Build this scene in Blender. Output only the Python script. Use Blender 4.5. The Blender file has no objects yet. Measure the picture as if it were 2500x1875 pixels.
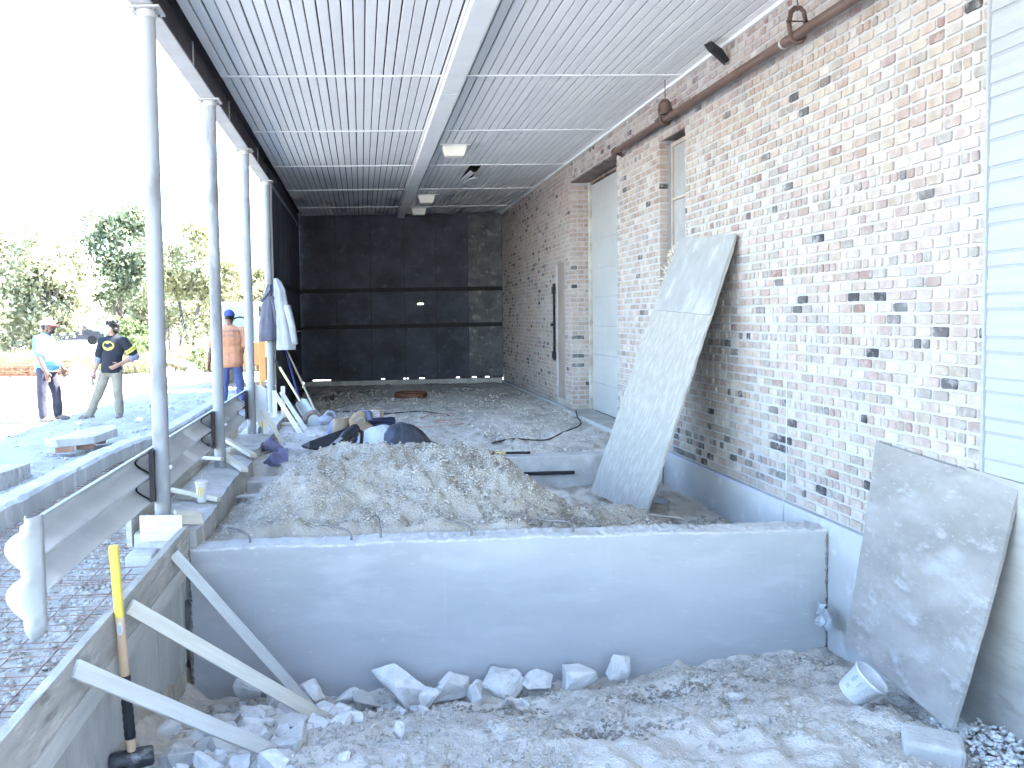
import bpy, math, random
import numpy as np
from mathutils import Vector, Matrix, Euler
from mathutils import noise as mnoise
random.seed(7)
RNG = np.random.default_rng(7)
SC = bpy.context.scene
COL = SC.collection

# ------------------------------------------------------------------ camera
cam_d = bpy.data.cameras.new("camera"); cam = bpy.data.objects.new("camera", cam_d); COL.objects.link(cam)
YAW, PIT, ROLL = 0.0478, -0.0472, -0.0183
fw = Vector((math.sin(YAW)*math.cos(PIT), math.cos(YAW)*math.cos(PIT), math.sin(PIT)))
r0 = Vector((math.cos(YAW), -math.sin(YAW), 0)); u0 = r0.cross(fw)
rt = r0*math.cos(ROLL)+u0*math.sin(ROLL); up = u0*math.cos(ROLL)-r0*math.sin(ROLL)
M = Matrix((rt, up, -fw)).transposed().to_4x4(); M.translation = Vector((0, 0, 1.5))
cam.matrix_world = M
cam_d.sensor_width = 36; cam_d.lens = 28.015; cam_d.shift_x = 0.10904; cam_d.shift_y = -0.0277
cam_d.clip_start = 0.05; cam_d.clip_end = 3000
SC.camera = cam

# ------------------------------------------------------------------ sky, sun, exposure
SUN_ELEV = 51.5; SUN_DIR = Vector((1.0, 0.10, 0)).normalized()
w = bpy.data.worlds.new("World"); SC.world = w; w.use_nodes = True
nt = w.node_tree; nt.nodes.clear()
sky = nt.nodes.new('ShaderNodeTexSky'); sky.sky_type = 'NISHITA'; sky.sun_disc = False
sky.sun_elevation = math.radians(SUN_ELEV)
sky.sun_rotation = math.atan2(SUN_DIR.x, SUN_DIR.y)
sky.air_density = 1.0; sky.dust_density = 0.4; sky.ozone_density = 1.6; sky.altitude = 200
bg = nt.nodes.new('ShaderNodeBackground'); bg.inputs['Strength'].default_value = 0.15
wo = nt.nodes.new('ShaderNodeOutputWorld')
nt.links.new(sky.outputs['Color'], bg.inputs['Color']); nt.links.new(bg.outputs[0], wo.inputs['Surface'])
sd = bpy.data.lights.new("sun", 'SUN'); sd.energy = 5.0; sd.angle = math.radians(0.55); sd.color = (1.0, 0.975, 0.94)
sun = bpy.data.objects.new("sun", sd); COL.objects.link(sun)
ce = math.cos(math.radians(SUN_ELEV))
sdir = Vector((SUN_DIR.x*ce, SUN_DIR.y*ce, math.sin(math.radians(SUN_ELEV))))
sun.rotation_euler = (-sdir).to_track_quat('-Z', 'Y').to_euler()
VS = SC.view_settings
VS.view_transform = 'Standard'; VS.look = 'None'; VS.gamma = 1.0; VS.use_curve_mapping = False
VS.exposure = 3.85
SC.cycles.max_bounces = 8; SC.cycles.diffuse_bounces = 4; SC.cycles.glossy_bounces = 3
SC.cycles.transparent_max_bounces = 8; SC.cycles.use_denoising = True
SC.cycles.use_adaptive_sampling = True; SC.cycles.adaptive_threshold = 0.03; SC.cycles.adaptive_min_samples = 12

# ------------------------------------------------------------------ helpers
def link(o):
    COL.objects.link(o); return o
def tag(o, label=None, cat=None, group=None, kind=None):
    if label: o['label'] = label
    if label and cat and not kind: o['kind'] = 'thing'
    if cat: o['category'] = cat
    if group: o['group'] = group
    if kind: o['kind'] = kind
    return o
def empty(name, loc=(0, 0, 0), rot=(0, 0, 0)):
    o = bpy.data.objects.new(name, None); o.empty_display_size = .1
    link(o); o.location = loc; o.rotation_euler = rot; return o
def thing(name, label, cat, loc=(0, 0, 0), group=None, rot=(0, 0, 0)):
    return tag(empty(name, loc, rot), label, cat, group)
def copytree(o, parent=None):
    c = o.copy(); link(c); c.parent = parent
    for ch in list(o.children):
        copytree(ch, c)
    return c

class MB:
    """collects faces and builds one mesh object"""
    def __init__(s): s.v = []; s.f = []; s.c = None; s.smooth = []
    def add(s, vs, fs, sm=False):
        n = len(s.v); s.v.extend([tuple(p) for p in vs])
        for f in fs: s.f.append(tuple(i+n for i in f)); s.smooth.append(sm)
        return s
    def box(s, x0, x1, y0, y1, z0, z1, m=None):
        vs = [(x0, y0, z0), (x1, y0, z0), (x1, y1, z0), (x0, y1, z0), (x0, y0, z1), (x1, y0, z1), (x1, y1, z1), (x0, y1, z1)]
        if m is not None: vs = [m @ Vector(p) for p in vs]
        return s.add(vs, [(0, 3, 2, 1), (4, 5, 6, 7), (0, 1, 5, 4), (1, 2, 6, 5), (2, 3, 7, 6), (3, 0, 4, 7)])
    def tube(s, pts, r, n=10, cap=True, sm=True, flat=1.0):
        pts = [Vector(p) for p in pts]; rs = r if isinstance(r, (list, tuple)) else [r]*len(pts)
        rings = []; pu = None
        for i, p in enumerate(pts):
            t = (pts[min(i+1, len(pts)-1)]-pts[max(i-1, 0)])
            if t.length < 1e-9: t = Vector((0, 0, 1))
            t.normalize()
            if pu is None:
                a = Vector((0, 0, 1)) if abs(t.z) < .9 else Vector((1, 0, 0))
            else: a = pu
            u = (a - t*a.dot(t)); u.normalize(); pu = u; v2 = t.cross(u)
            rings.append([p+(u*math.cos(k*2*math.pi/n)*flat+v2*math.sin(k*2*math.pi/n))*rs[i] for k in range(n)])
        vs = [q for rg in rings for q in rg]; fs = []
        for i in range(len(pts)-1):
            for k in range(n):
                a, b = i*n+k, i*n+(k+1) % n; fs.append((a, b, b+n, a+n))
        s.add(vs, fs, sm)
        if cap:
            s.add(rings[0], [tuple(reversed(range(n)))]); s.add(rings[-1], [tuple(range(n))])
        return s
    def lathe(s, prof, n=24, m=None, sm=True):
        vs = []; fs = []
        for (r, z) in prof:
            for k in range(n):
                a = 2*math.pi*k/n; p = Vector((r*math.cos(a), r*math.sin(a), z)); vs.append(m @ p if m is not None else p)
        for i in range(len(prof)-1):
            for k in range(n):
                a, b = i*n+k, i*n+(k+1) % n; fs.append((a, b, b+n, a+n))
        return s.add(vs, fs, sm)
    def ell(s, c, r, m=None, nu=14, nv=9):
        vs = []; fs = []; c = Vector(c)
        for j in range(nv+1):
            ph = math.pi*j/nv
            for k in range(nu):
                th = 2*math.pi*k/nu
                p = Vector((r[0]*math.sin(ph)*math.cos(th), r[1]*math.sin(ph)*math.sin(th), r[2]*math.cos(ph)))
                if m is not None: p = m @ p
                vs.append(c+p)
        for j in range(nv):
            for k in range(nu):
                a, b = j*nu+k, j*nu+(k+1) % nu; fs.append((a, a+nu, b+nu, b))
        return s.add(vs, fs, True)
    def build(s, name, mat, parent=None, loc=None, rot=None, bevel=0, smooth=None):
        me = bpy.data.meshes.new(name); me.from_pydata(s.v, [], s.f)
        if mat: me.materials.append(mat)
        me.polygons.foreach_set('use_smooth', s.smooth if smooth is None else [smooth]*len(s.f))
        me.update()
        o = link(bpy.data.objects.new(name, me))
        if parent: o.parent = parent
        if loc is not None: o.location = loc
        if rot is not None: o.rotation_euler = rot
        if bevel:
            b = o.modifiers.new('bevel', 'BEVEL'); b.width = bevel; b.segments = 2; b.limit_method = 'ANGLE'
        return o

def frame(p0, p1, upv=(0, 0, 1)):
    """matrix with local X from p0 to p1, local Z near upv"""
    p0, p1 = Vector(p0), Vector(p1); x = (p1-p0).normalized(); z = Vector(upv); z = (z-x*z.dot(x)).normalized(); y = z.cross(x)
    m = Matrix((x, y, z)).transposed().to_4x4(); m.translation = p0; return m, (p1-p0).length
def board(name, p0, p1, wid, thk, mat, upv=(0, 0, 1), parent=None, bevel=.003, rough=0.0):
    """board along p0->p1, wid across (local Y), thk along local Z"""
    m, L = frame(p0, p1, upv); mb = MB(); n = max(2, int(L/.25))
    xs = [L*i/n for i in range(n+1)]; vs = []; fs = []
    for x in xs:
        j = [random.uniform(-rough, rough) for _ in range(4)]
        vs += [(x, -wid/2+j[0], -thk/2+j[1]*.4), (x, wid/2+j[2], -thk/2+j[3]*.4), (x, wid/2+j[2], thk/2+j[1]*.4), (x, -wid/2+j[0], thk/2+j[3]*.4)]
    for i in range(n):
        a = i*4
        for k in range(4): fs.append((a+k, a+4+k, a+4+(k+1) % 4, a+(k+1) % 4))
    fs = [tuple(reversed(f)) for f in fs]
    fs += [(0, 1, 2, 3), (n*4+3, n*4+2, n*4+1, n*4)]
    fs[-2] = tuple(reversed(fs[-2])); fs[-1] = tuple(reversed(fs[-1]))
    mb.add(vs, fs)
    o = mb.build(name, mat, None, bevel=bevel)
    o.matrix_world = m
    if parent: o.parent = parent; o.matrix_parent_inverse = parent.matrix_basis.inverted()
    return o
def adopt(o, parent):
    o.parent = parent; o.matrix_parent_inverse = parent.matrix_basis.inverted(); return o

# value noise ------------------------------------------------------
_LAT = np.random.default_rng(3).random((256, 256))
def vnoise(x, y):
    xi = np.floor(x).astype(int); yi = np.floor(y).astype(int); fx = x-xi; fy = y-yi
    fx = fx*fx*(3-2*fx); fy = fy*fy*(3-2*fy)
    a = _LAT[xi % 256, yi % 256]; b = _LAT[(xi+1) % 256, yi % 256]; c = _LAT[xi % 256, (yi+1) % 256]; d = _LAT[(xi+1) % 256, (yi+1) % 256]
    return (a*(1-fx)+b*fx)*(1-fy)+(c*(1-fx)+d*fx)*fy-.5
def fbm(x, y, s=1.0, octv=4, seed=0, gain=.5):
    x = np.asarray(x, float); y = np.asarray(y, float); o = np.zeros(np.broadcast(x, y).shape); a = 1.0
    for k in range(octv):
        ang = .6*k+seed; ca, sa = math.cos(ang), math.sin(ang)
        o = o+a*vnoise((x*ca-y*sa)*s+seed*17.3+k*31.7, (x*sa+y*ca)*s+seed*9.1+k*11.3); s *= 2.03; a *= gain
    return o
def sstep(a, b, x):
    t = np.clip((np.asarray(x, float)-a)/(b-a), 0, 1); return t*t*(3-2*t)

# materials ---------------------------------------------------------
def mat(name, base, base2=None, scale=6, rough=.85, bump=.25, bscale=60, metal=0, stretch=(1, 1, 1), spots=(), coords='pos', spec=.3, objcol=None, detail=4, bdist=.01, trans=0, alpha=1, rnd=0):
    m = bpy.data.materials.new(name); m.use_nodes = True; t = m.node_tree; N = t.nodes; L = t.links
    b = N['Principled BSDF']; b.inputs['Roughness'].default_value = rough; b.inputs['Metallic'].default_value = metal
    b.inputs['Specular IOR Level'].default_value = spec
    if coords == 'pos': src = N.new('ShaderNodeNewGeometry').outputs['Position']
    else: src = N.new('ShaderNodeTexCoord').outputs['Object']
    mp = N.new('ShaderNodeMapping'); mp.inputs['Scale'].default_value = stretch; L.new(src, mp.inputs['Vector']); vec = mp.outputs[0]
    def noise(sc, det=detail, ro=.6):
        n = N.new('ShaderNodeTexNoise'); n.inputs['Scale'].default_value = sc; n.inputs['Detail'].default_value = det; n.inputs['Roughness'].default_value = ro
        L.new(vec, n.inputs['Vector']); return n.outputs['Fac']
    def ramp(f, lo, hi, c0=(0, 0, 0, 1), c1=(1, 1, 1, 1)):
        r = N.new('ShaderNodeValToRGB'); r.color_ramp.elements[0].position = lo; r.color_ramp.elements[1].position = hi
        r.color_ramp.elements[0].color = c0; r.color_ramp.elements[1].color = c1; L.new(f, r.inputs[0]); return r.outputs[0]
    def mix(f, a, bb, mode='MIX'):
        x = N.new('ShaderNodeMix'); x.data_type = 'RGBA'; x.blend_type = mode
        if isinstance(f, float): x.inputs[0].default_value = f
        else: L.new(f, x.inputs[0])
        for i, q in ((6, a), (7, bb)):
            if isinstance(q, tuple): x.inputs[i].default_value = q
            else: L.new(q, x.inputs[i])
        return x.outputs[2]
    base2 = base2 or tuple(c*.75 for c in base)
    col = ramp(noise(scale), .32, .68, (*base2, 1), (*base, 1))
    if objcol == 'object':
        oc = N.new('ShaderNodeObjectInfo').outputs['Color']; col = mix(1.0, oc, col, 'MULTIPLY')
    elif objcol:
        at = N.new('ShaderNodeAttribute'); at.attribute_name = objcol; col = mix(1.0, at.outputs['Color'], col, 'MULTIPLY')
    if rnd:
        r_ = N.new('ShaderNodeObjectInfo').outputs['Random']; col = mix(1.0, ramp(r_, 0, 1, (1-rnd, 1-rnd, 1-rnd*.9, 1), (1+rnd, 1+rnd, 1+rnd, 1)), col, 'MULTIPLY')
    for (c, sc, lo, hi, amt) in spots:
        f = ramp(noise(sc), lo, hi, (0, 0, 0, 1), (amt, amt, amt, 1)); col = mix(f, col, (*c, 1))
    L.new(col, b.inputs['Base Color'])
    if bump:
        bn = N.new('ShaderNodeBump'); bn.inputs['Strength'].default_value = bump; bn.inputs['Distance'].default_value = bdist
        L.new(noise(bscale, 3, .65), bn.inputs['Height']); L.new(bn.outputs[0], b.inputs['Normal'])
    if trans: b.inputs['Transmission Weight'].default_value = trans
    return m
MAT = {}
def defm(k, *a, **kw): MAT[k] = mat(k, *a, **kw); return MAT[k]
defm('dirt', (.62, .585, .53), (.45, .415, .365), 1.3, .95, .6, 45, spots=[((.19, .165, .14), 1.5, .53, .68, .6), ((.63, .61, .575), 9, .56, .72, .55), ((.55, .53, .5), 38, .60, .68, .7)], bdist=.03)
defm('mound', (.42, .385, .33), (.285, .255, .21), 2.6, .95, .7, 40, spots=[((.17, .145, .115), 2.2, .56, .70, .6), ((.52, .49, .44), 30, .6, .68, .6)], bdist=.03)
defm('outdirt', (.37, .36, .34), (.28, .27, .25), 1.2, .95, .6, 30, spots=[((.17, .15, .12), 1.8, .58, .72, .5), ((.46, .45, .42), 25, .6, .7, .5)], bdist=.03)
defm('clod', (.48, .45, .40), (.35, .32, .275), 9, .95, .5, 50)
defm('stone', (.66, .65, .63), (.50, .485, .46), 9, .9, .6, 45, spots=[((.30, .275, .24), 6, .57, .7, .5), ((.78, .77, .75), 5, .55, .68, .5)], bdist=.015)
defm('bed_dirt', (.43, .385, .325), (.33, .29, .24), 3, .95, .5, 40, spots=[((.47, .455, .43), 20, .56, .68, .6)], bdist=.02)
defm('gravel', (.50, .465, .415), (.36, .33, .29), 14, .9, .3, 60)
defm('concrete', (.41, .41, .41), (.335, .335, .335), 1.1, .75, .2, 90, stretch=(.6, 1, 1.9), spots=[((.30, .295, .29), 2.3, .56, .72, .4), ((.50, .50, .50), 24, .66, .72, .5), ((.46, .46, .46), 3.5, .54, .7, .45), ((.17, .17, .17), 46, .70, .735, .5)], bdist=.006)
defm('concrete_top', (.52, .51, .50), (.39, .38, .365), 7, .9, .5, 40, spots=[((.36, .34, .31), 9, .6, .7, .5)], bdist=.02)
defm('concrete_old', (.48, .465, .44), (.34, .325, .30), 3, .9, .45, 40, stretch=(1, 1, .35), spots=[((.65, .64, .62), 7, .56, .7, .6), ((.2, .185, .165), 5, .62, .74, .5)], bdist=.02)
defm('foundation', (.44, .44, .44), (.37, .37, .37), 2, .85, .2, 70, spots=[((.62, .62, .61), 5, .58, .7, .5)])
defm('mortar', (.43, .425, .435), (.38, .372, .378), 5, .95, .5, 70, spots=[((.38, .35, .32), 9, .62, .72, .5)])
BR = dict(scale=11, rough=.93, bump=.55, bscale=85, spots=[((.45, .435, .42), 16, .52, .68, .5), ((.43, .42, .415), 2.1, .46, .70, .40), ((.16, .14, .13), 42, .67, .73, .55)], bdist=.012)
defm('brick', (.92, .92, .92), (.69, .67, .655), objcol='object', **BR)
defm('brick_far', (.92, .92, .92), (.69, .67, .655), objcol='tint', **BR)
defm('siding', (.345, .352, .362), (.31, .318, .328), 3, .6, .4, 22, stretch=(8, .6, 8))
defm('siding_gap', (.285, .295, .305), (.265, .275, .285), 5)
defm('slat', (.71, .71, .705), (.66, .66, .658), 2, .45, .04, 30, spots=[((.42, .41, .40), 3, .64, .78, .4)], rnd=.045)
defm('strip', (.73, .73, .725), (.67, .67, .665), 4, .45, .03)
defm('black', (.02, .02, .022), (.012, .012, .014), 6, .7, .2)
defm('beam_white', (.44, .437, .43), (.37, .365, .355), 3, .55, .1, 25, spots=[((.42, .36, .29), 4, .66, .76, .35)])
defm('web_brown', (.085, .07, .075), (.055, .045, .052), 3, .75, .2, 30)
defm('column_paint', (.30, .305, .315), (.22, .222, .228), 2.2, .5, .12, 40, stretch=(1, 1, .3), spots=[((.12, .11, .10), 4, .55, .68, .7), ((.42, .42, .42), 9, .60, .72, .5), ((.34, .20, .12), 14, .70, .76, .5)])
defm('galv', (.62, .63, .64), (.53, .54, .55), 3, .5, .06, 25, metal=.08, spots=[((.40, .40, .40), 5, .62, .75, .35)])
defm('galv_white', (.48, .48, .48), (.41, .41, .41), 4, .55, .12, 25, metal=.05, spots=[((.27, .265, .26), 7, .60, .74, .5)])
defm('lumber', (.66, .60, .50), (.55, .485, .385), 3, .8, .2, 30, stretch=(1.2, 14, 14), coords='obj', spots=[((.72, .69, .63), 2, .5, .7, .5)])
defm('lumber_pale', (.62, .58, .50), (.52, .48, .40), 3, .8, .2, 30, stretch=(1.2, 14, 14), coords='obj', spots=[((.45, .38, .29), 5, .66, .74, .5)])
defm('lumber_dusty', (.52, .51, .485), (.43, .415, .385), 3, .85, .2, 30, stretch=(1.2, 12, 12), coords='obj', spots=[((.42, .37, .30), 4, .66, .74, .4)])
defm('form_old', (.46, .435, .395), (.34, .315, .28), 3, .9, .3, 30, stretch=(1.5, 7, 3), coords='obj', spots=[((.15, .14, .13), 2.4, .58, .68, .7), ((.66, .63, .57), 3, .56, .7, .5)])
defm('plywood_grey', (.30, .28, .26), (.20, .185, .17), 1.6, .9, .25, 30, stretch=(2.2, 1, 1), coords='obj', spots=[((.17, .155, .145), 2.2, .52, .70, .6), ((.38, .375, .37), 1.9, .55, .70, .6), ((.44, .435, .43), 4.5, .58, .70, .5), ((.46, .455, .45), 26, .62, .70, .4), ((.20, .17, .145), 16, .68, .73, .5)])
defm('plywood_tan', (.35, .333, .305), (.27, .253, .228), 2, .85, .25, 20, stretch=(4, 1, 1), coords='obj', spots=[((.19, .16, .12), 3, .60, .72, .45)])
defm('osb', (.345, .33, .30), (.275, .26, .235), 9, .9, .5, 26, stretch=(1, 2.6, 1), coords='obj', spots=[((.40, .385, .355), 9, .50, .64, .35), ((.20, .165, .12), 18, .655, .70, .7)])
defm('osb_grey', (.30, .30, .295), (.255, .255, .25), 4, .85, .2, 25, stretch=(1, 1.6, 1), coords='obj', spots=[((.36, .34, .31), 8, .60, .72, .4), ((.56, .56, .55), 2, .5, .7, .4)])
defm('panel_dark', (.080, .085, .105), (.042, .045, .058), 2.2, .85, .3, 25, spots=[((.18, .19, .21), 6.5, .58, .72, .4), ((.035, .034, .038), 1.6, .52, .66, .6)])
defm('panel_pale', (.15, .153, .163), (.07, .072, .08), 4, .85, .35, 25, spots=[((.36, .355, .35), 7, .58, .70, .5), ((.06, .06, .062), 3, .58, .7, .6)])
defm('rust', (.23, .10, .055), (.12, .055, .035), 12, .85, .4, 60, metal=.1)
defm('wire', (.33, .215, .165), (.22, .14, .105), 12, .7, .2, 60, metal=.2, spots=[((.5, .48, .46), 6, .55, .7, .5)])
defm('rebar', (.26, .25, .25), (.17, .15, .14), 18, .6, .5, 80, metal=.4)
defm('door_panel', (.42, .425, .425), (.375, .38, .38), 2, .5, .05, 25)
defm('door_frame', (.52, .50, .46), (.30, .27, .24), 5, .7, .15, 30, spots=[((.16, .12, .10), 4, .6, .7, .6)])
defm('mandoor', (.33, .27, .245), (.28, .225, .20), 2, .7, .1, 30)
defm('window_frame', (.42, .36, .31), (.34, .285, .24), 5, .65, .1, 30)
defm('glass_dusty', (.34, .345, .345), (.27, .275, .28), 4, .25, .05, 30, spec=.5)
defm('board_brown', (.40, .335, .275), (.34, .28, .225), 3, .85, .15, 30)
defm('lintel', (.24, .185, .16), (.12, .09, .08), 6, .85, .3, 30, spots=[((.05, .04, .04), 4, .55, .65, .6)])
defm('pipe', (.135, .09, .075), (.095, .06, .05), 4, .5, .15, 60, metal=.15, spots=[((.30, .25, .22), 12, .68, .74, .5)])
defm('light_lens', (.82, .79, .68), (.74, .71, .60), 5, .35, .02, 30)
defm('light_body', (.70, .70, .68), (.62, .62, .60), 5, .45, .05, 30)
# ------------------------------------------------------------------ ground (one sheet to the horizon)
def pit_h(x, y):
    base = -.60-.40*sstep(3.7, 5.2, y)
    left = sstep(.2, -1.1, x)                     # dirt bank under the form boards
    right = sstep(1.0, 3.1, x)
    h = base+.10*sstep(-1.05, -1.18, x)*sstep(3.8, 4.1, y)-.03*left*sstep(4.0, 3.7, y)+right*(.20*sstep(3.9, 5.2, y)-.02)
    h = h+.08*np.exp(-((x-1.9)/.7)**2-((y-4.75)/.25)**2)       # low ridge by the wall
    h = h-.10*np.exp(-((x-1.25)/.22)**2-((y-4.05)/.16)**2)     # trodden hole
    h = h-.07*np.exp(-((x-1.75)/.28)**2-((y-4.62)/.12)**2)
    h = h+.05*fbm(x, y, 1.7, 3, 2)
    return h*sstep(1.2, 3.4, y)-.12*(1-sstep(1.2, 3.4, y))
def ground_h(x, y):
    x = np.asarray(x, float); y = np.asarray(y, float)
    h = np.zeros(np.broadcast(x, y).shape)-.06
    rough = fbm(x, y, 7, 4, 5, .65)*.055+np.maximum(fbm(x, y, 16, 3, 8, .6), 0)*.035*np.clip(.4+2*fbm(x, y, 1.3, 2, 9), 0, 1)
    out = -.05+.05*fbm(x, y, .5, 3, 1)+rough*.8
    far = sstep(26, 60, np.hypot(x, y))
    out = out*(1-far)-.12*far
    inner = .0+rough*.7+.02*fbm(x, y, .8, 2, 4)
    trench = -.12-.20*sstep(.9, 1.7, x)+.05*fbm(x, y, 1.6, 3, 3)+rough
    bed = -.10+rough*1.0
    pit = pit_h(x, y)+rough*1.05
    h = np.where(x < -2.85, out, bed)
    inx = (x > -1.21) & (x < 3.19)
    h = np.where(inx & (y > 8.35), inner, h)
    h = np.where(inx & (y <= 8.35) & (y > 5.36), trench, h)
    h = np.where(inx & (y <= 5.36), pit, h)
    h = np.where((x >= -2.85) & (x <= -1.21) & (y > 12.4), out, h)
    h = np.where(inx & (y > 18.3), out, h)
    h = np.where(x >= 3.19, np.where(y > 18.4, out, -.02), h)
    h = np.where((y < 1.4) & ~inx, -.1, h)
    return h
def lines(spec):
    o = []
    for a, b, st in spec: o += list(np.arange(a, b-1e-6, st))
    return sorted(set(round(float(v), 4) for v in o))
XS = [-900, -400, -200, -110, -70, -50, -38, -30, -25, -21, -18, -15.5, -13.5, -12]+lines([(-11, -6, .28), (-6, -3, .07), (-3, 3.19, .03)])+[3.19, 3.21, 3.4, 6, 12, 25, 60, 150, 400, 900]
YS = [-900, -300, -100, -40, -15, -6, -2, 0, 1, 1.6]+lines([(2, 3, .1), (3, 5.4, .024), (5.4, 8.6, .045), (8.6, 13, .065), (13, 19, .12), (19, 32, .4)])+[32, 34, 36, 39, 43, 48, 55, 65, 80, 110, 160, 260, 500, 900]
XA, YA = np.array(XS), np.array(YS); GX, GY = np.meshgrid(XA, YA, indexing='ij'); GZ = ground_h(GX, GY)
nx, ny = GX.shape
idx = np.arange(nx*ny).reshape(nx, ny)
quads = np.stack([idx[:-1, :-1], idx[1:, :-1], idx[1:, 1:], idx[:-1, 1:]], -1).reshape(-1, 4)
def np_mesh(name, verts, quads, mats, smooth=True, midx=None):
    me = bpy.data.meshes.new(name); nv = len(verts); nq = len(quads); k = quads.shape[1]
    me.vertices.add(nv); me.vertices.foreach_set('co', np.asarray(verts, np.float32).ravel())
    me.loops.add(nq*k); me.loops.foreach_set('vertex_index', np.asarray(quads, np.int32).ravel())
    me.polygons.add(nq); me.polygons.foreach_set('loop_start', np.arange(0, nq*k, k, dtype=np.int32)); me.polygons.foreach_set('loop_total', np.full(nq, k, np.int32))
    if midx is not None: me.polygons.foreach_set('material_index', np.asarray(midx, np.int32))
    me.polygons.foreach_set('use_smooth', np.full(nq, smooth))
    for m in mats: me.materials.append(m)
    me.update(calc_edges=True); me.validate(); return me
cx_ = GX[:-1, :-1].ravel(); cy_ = GY[:-1, :-1].ravel()
mi = np.where((cx_ < -1.21) | (cy_ > 18.3), 1, 0); mi = np.where((cx_ > -2.86) & (cx_ < -1.21) & (cy_ < 12.4), 2, mi)
gme = np_mesh('ground', np.stack([GX, GY, GZ], -1).reshape(-1, 3), quads, [MAT['dirt'], MAT['outdirt'], MAT['bed_dirt']], True, mi)
ground = link(bpy.data.objects.new('ground', gme)); tag(ground, 'pale dusty dirt ground of the building site', 'ground', kind='structure')
def gz(x, y): return float(ground_h(np.array([x]), np.array([y]))[0])

# ------------------------------------------------------------------ building shell behind the brick face
XW = 3.2
bld = thing('brick_building', 'long building with a cream and pink salvaged brick wall under the canopy', 'building', (XW, 9, 0))
def par(o): return adopt(o, bld)
OPEN = {'garage': (9.85, 12.03, -1.0, 3.50), 'door': (12.47, 13.0, -1.0, 2.35), 'window': (7.76, 8.44, .85, 3.34)}
# wall core and upper wall
mb = MB(); mb.box(3.62, 13, -3, 18.1, -1.3, 6.2); par(mb.build('inner_wall', MAT['mortar']))
mb = MB(); mb.box(3.2, 3.618, -3, 18.1, 3.93, 6.2); mb.box(3.2, 3.618, -3, 1.0, -1.3, 3.928); par(mb.build('upper_wall', MAT['mortar']))
# mortar slab pieces round the openings
mb = MB(); X0, X1 = 3.209, 3.60; ZT = 3.925; ZB = .055
ys = [3.93, 7.76, 8.44, 9.85, 12.03, 12.47, 13.0, 18.0]
mb.box(X0, X1, 3.93, 7.76, ZB, ZT); mb.box(X0, X1, 7.76, 8.44, 3.34, ZT); mb.box(X0, X1, 7.76, 8.44, ZB, .85); mb.box(X0, X1, 8.44, 9.85, ZB, ZT)
mb.box(X0, X1, 9.85, 12.03, 3.50, ZT); mb.box(X0, X1, 12.03, 12.47, ZB, ZT); mb.box(X0, X1, 12.47, 13.0, 2.35, ZT); mb.box(X0, X1, 13.0, 18.0, ZB, ZT)
par(mb.build('mortar_bed', MAT['mortar']))
# foundation band
mb = MB(); mb.box(3.172, 3.615, 1.0, 9.85, -1.25, .053); mb.box(3.172, 3.615, 12.03, 18.0, -1.25, .053); mb.box(3.172, 3.615, 9.85, 12.03, -1.25, .02)
par(mb.build('foundation', MAT['foundation'], bevel=.006))
defm('chalk', (.36, .38, .62), (.44, .45, .58), 9, .9, .1)
mb = MB(); random.seed(2); y = 4.9
while y < 8.0:
    L = random.uniform(.05, .3); mb.box(3.1690, 3.1715, y, y+L, .036+random.uniform(-.006, .006), .050); y += L+random.uniform(.0, .05)
par(mb.build('chalk_line', MAT['chalk']))
# bricks -----------------------------------------------------------
CH = .0708; MJ = .0095
PAL = [((.47, .43, .37), 30), ((.44, .365, .32), 21), ((.41, .355, .29), 14), ((.35, .33, .30), 14), ((.38, .30, .265), 9), ((.31, .205, .18), 3), ((.50, .48, .45), 12)]
DARK = [(.07, .069, .074), (.12, .112, .113), (.06, .059, .065), (.18, .165, .16)]
PALC = [p for p, n in PAL for _ in range(n)]
random.seed(11)
def brick_outline(L, H):
    c = .0065; j = lambda s=.0035: random.uniform(-s, s)
    pts = [(c+j(), 0+j(.002)), (L*.5+j(.02), j(.0025)), (L-c+j(), j(.002)), (L+j(.002), c+j()), (L+j(.002), H-c+j()), (L-c+j(), H+j(.002)), (L*.5+j(.02), H+j(.0025)), (c+j(), H+j(.002)), (j(.002), H-c+j()), (j(.002), c+j())]
    return pts
def brick_geo(L, H, dep):
    """brick face at local x=0 looking to -x, spans y 0..L, z 0..H"""
    o = brick_outline(L, H); n = len(o); cy, cz = L/2, H/2; k = .0055
    back = [(dep, p[0], p[1]) for p in o]; mid = [(random.uniform(.002, .0045), p[0], p[1]) for p in o]
    fr = [(random.uniform(-.001, .001), p[0]+(k if p[0] < cy else -k), p[1]+(k if p[1] < cz else -k)) for p in o]
    vs = back+fr; fs = [(i, (i+1) % n, n+(i+1) % n, n+i) for i in range(n)]+[tuple(range(n, 2*n))]
    # outline runs counter-clockwise in y,z seen from +x; flip so normals look to -x
    return vs, [tuple(reversed(f)) for f in fs]
VAR = {}
for L in (.123, .060, .193, .092):
    VAR[L] = []
    for k in range(8):
        vs, fs = brick_geo(L, CH-MJ, .02); me = bpy.data.meshes.new('brick'); me.from_pydata(vs, [], fs); me.materials.append(MAT['brick']); me.update(); VAR[L].append(me)
def in_open(y, z):
    for (a, b, c, d) in OPEN.values():
        if a < y < b and c < z < d: return True
    return False
bricks = []   # (kind, x, y, z, L, colour) kind 0 = wall face, 1 = face to -y (jamb)
nC = int((3.85-.06)/CH)
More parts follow.
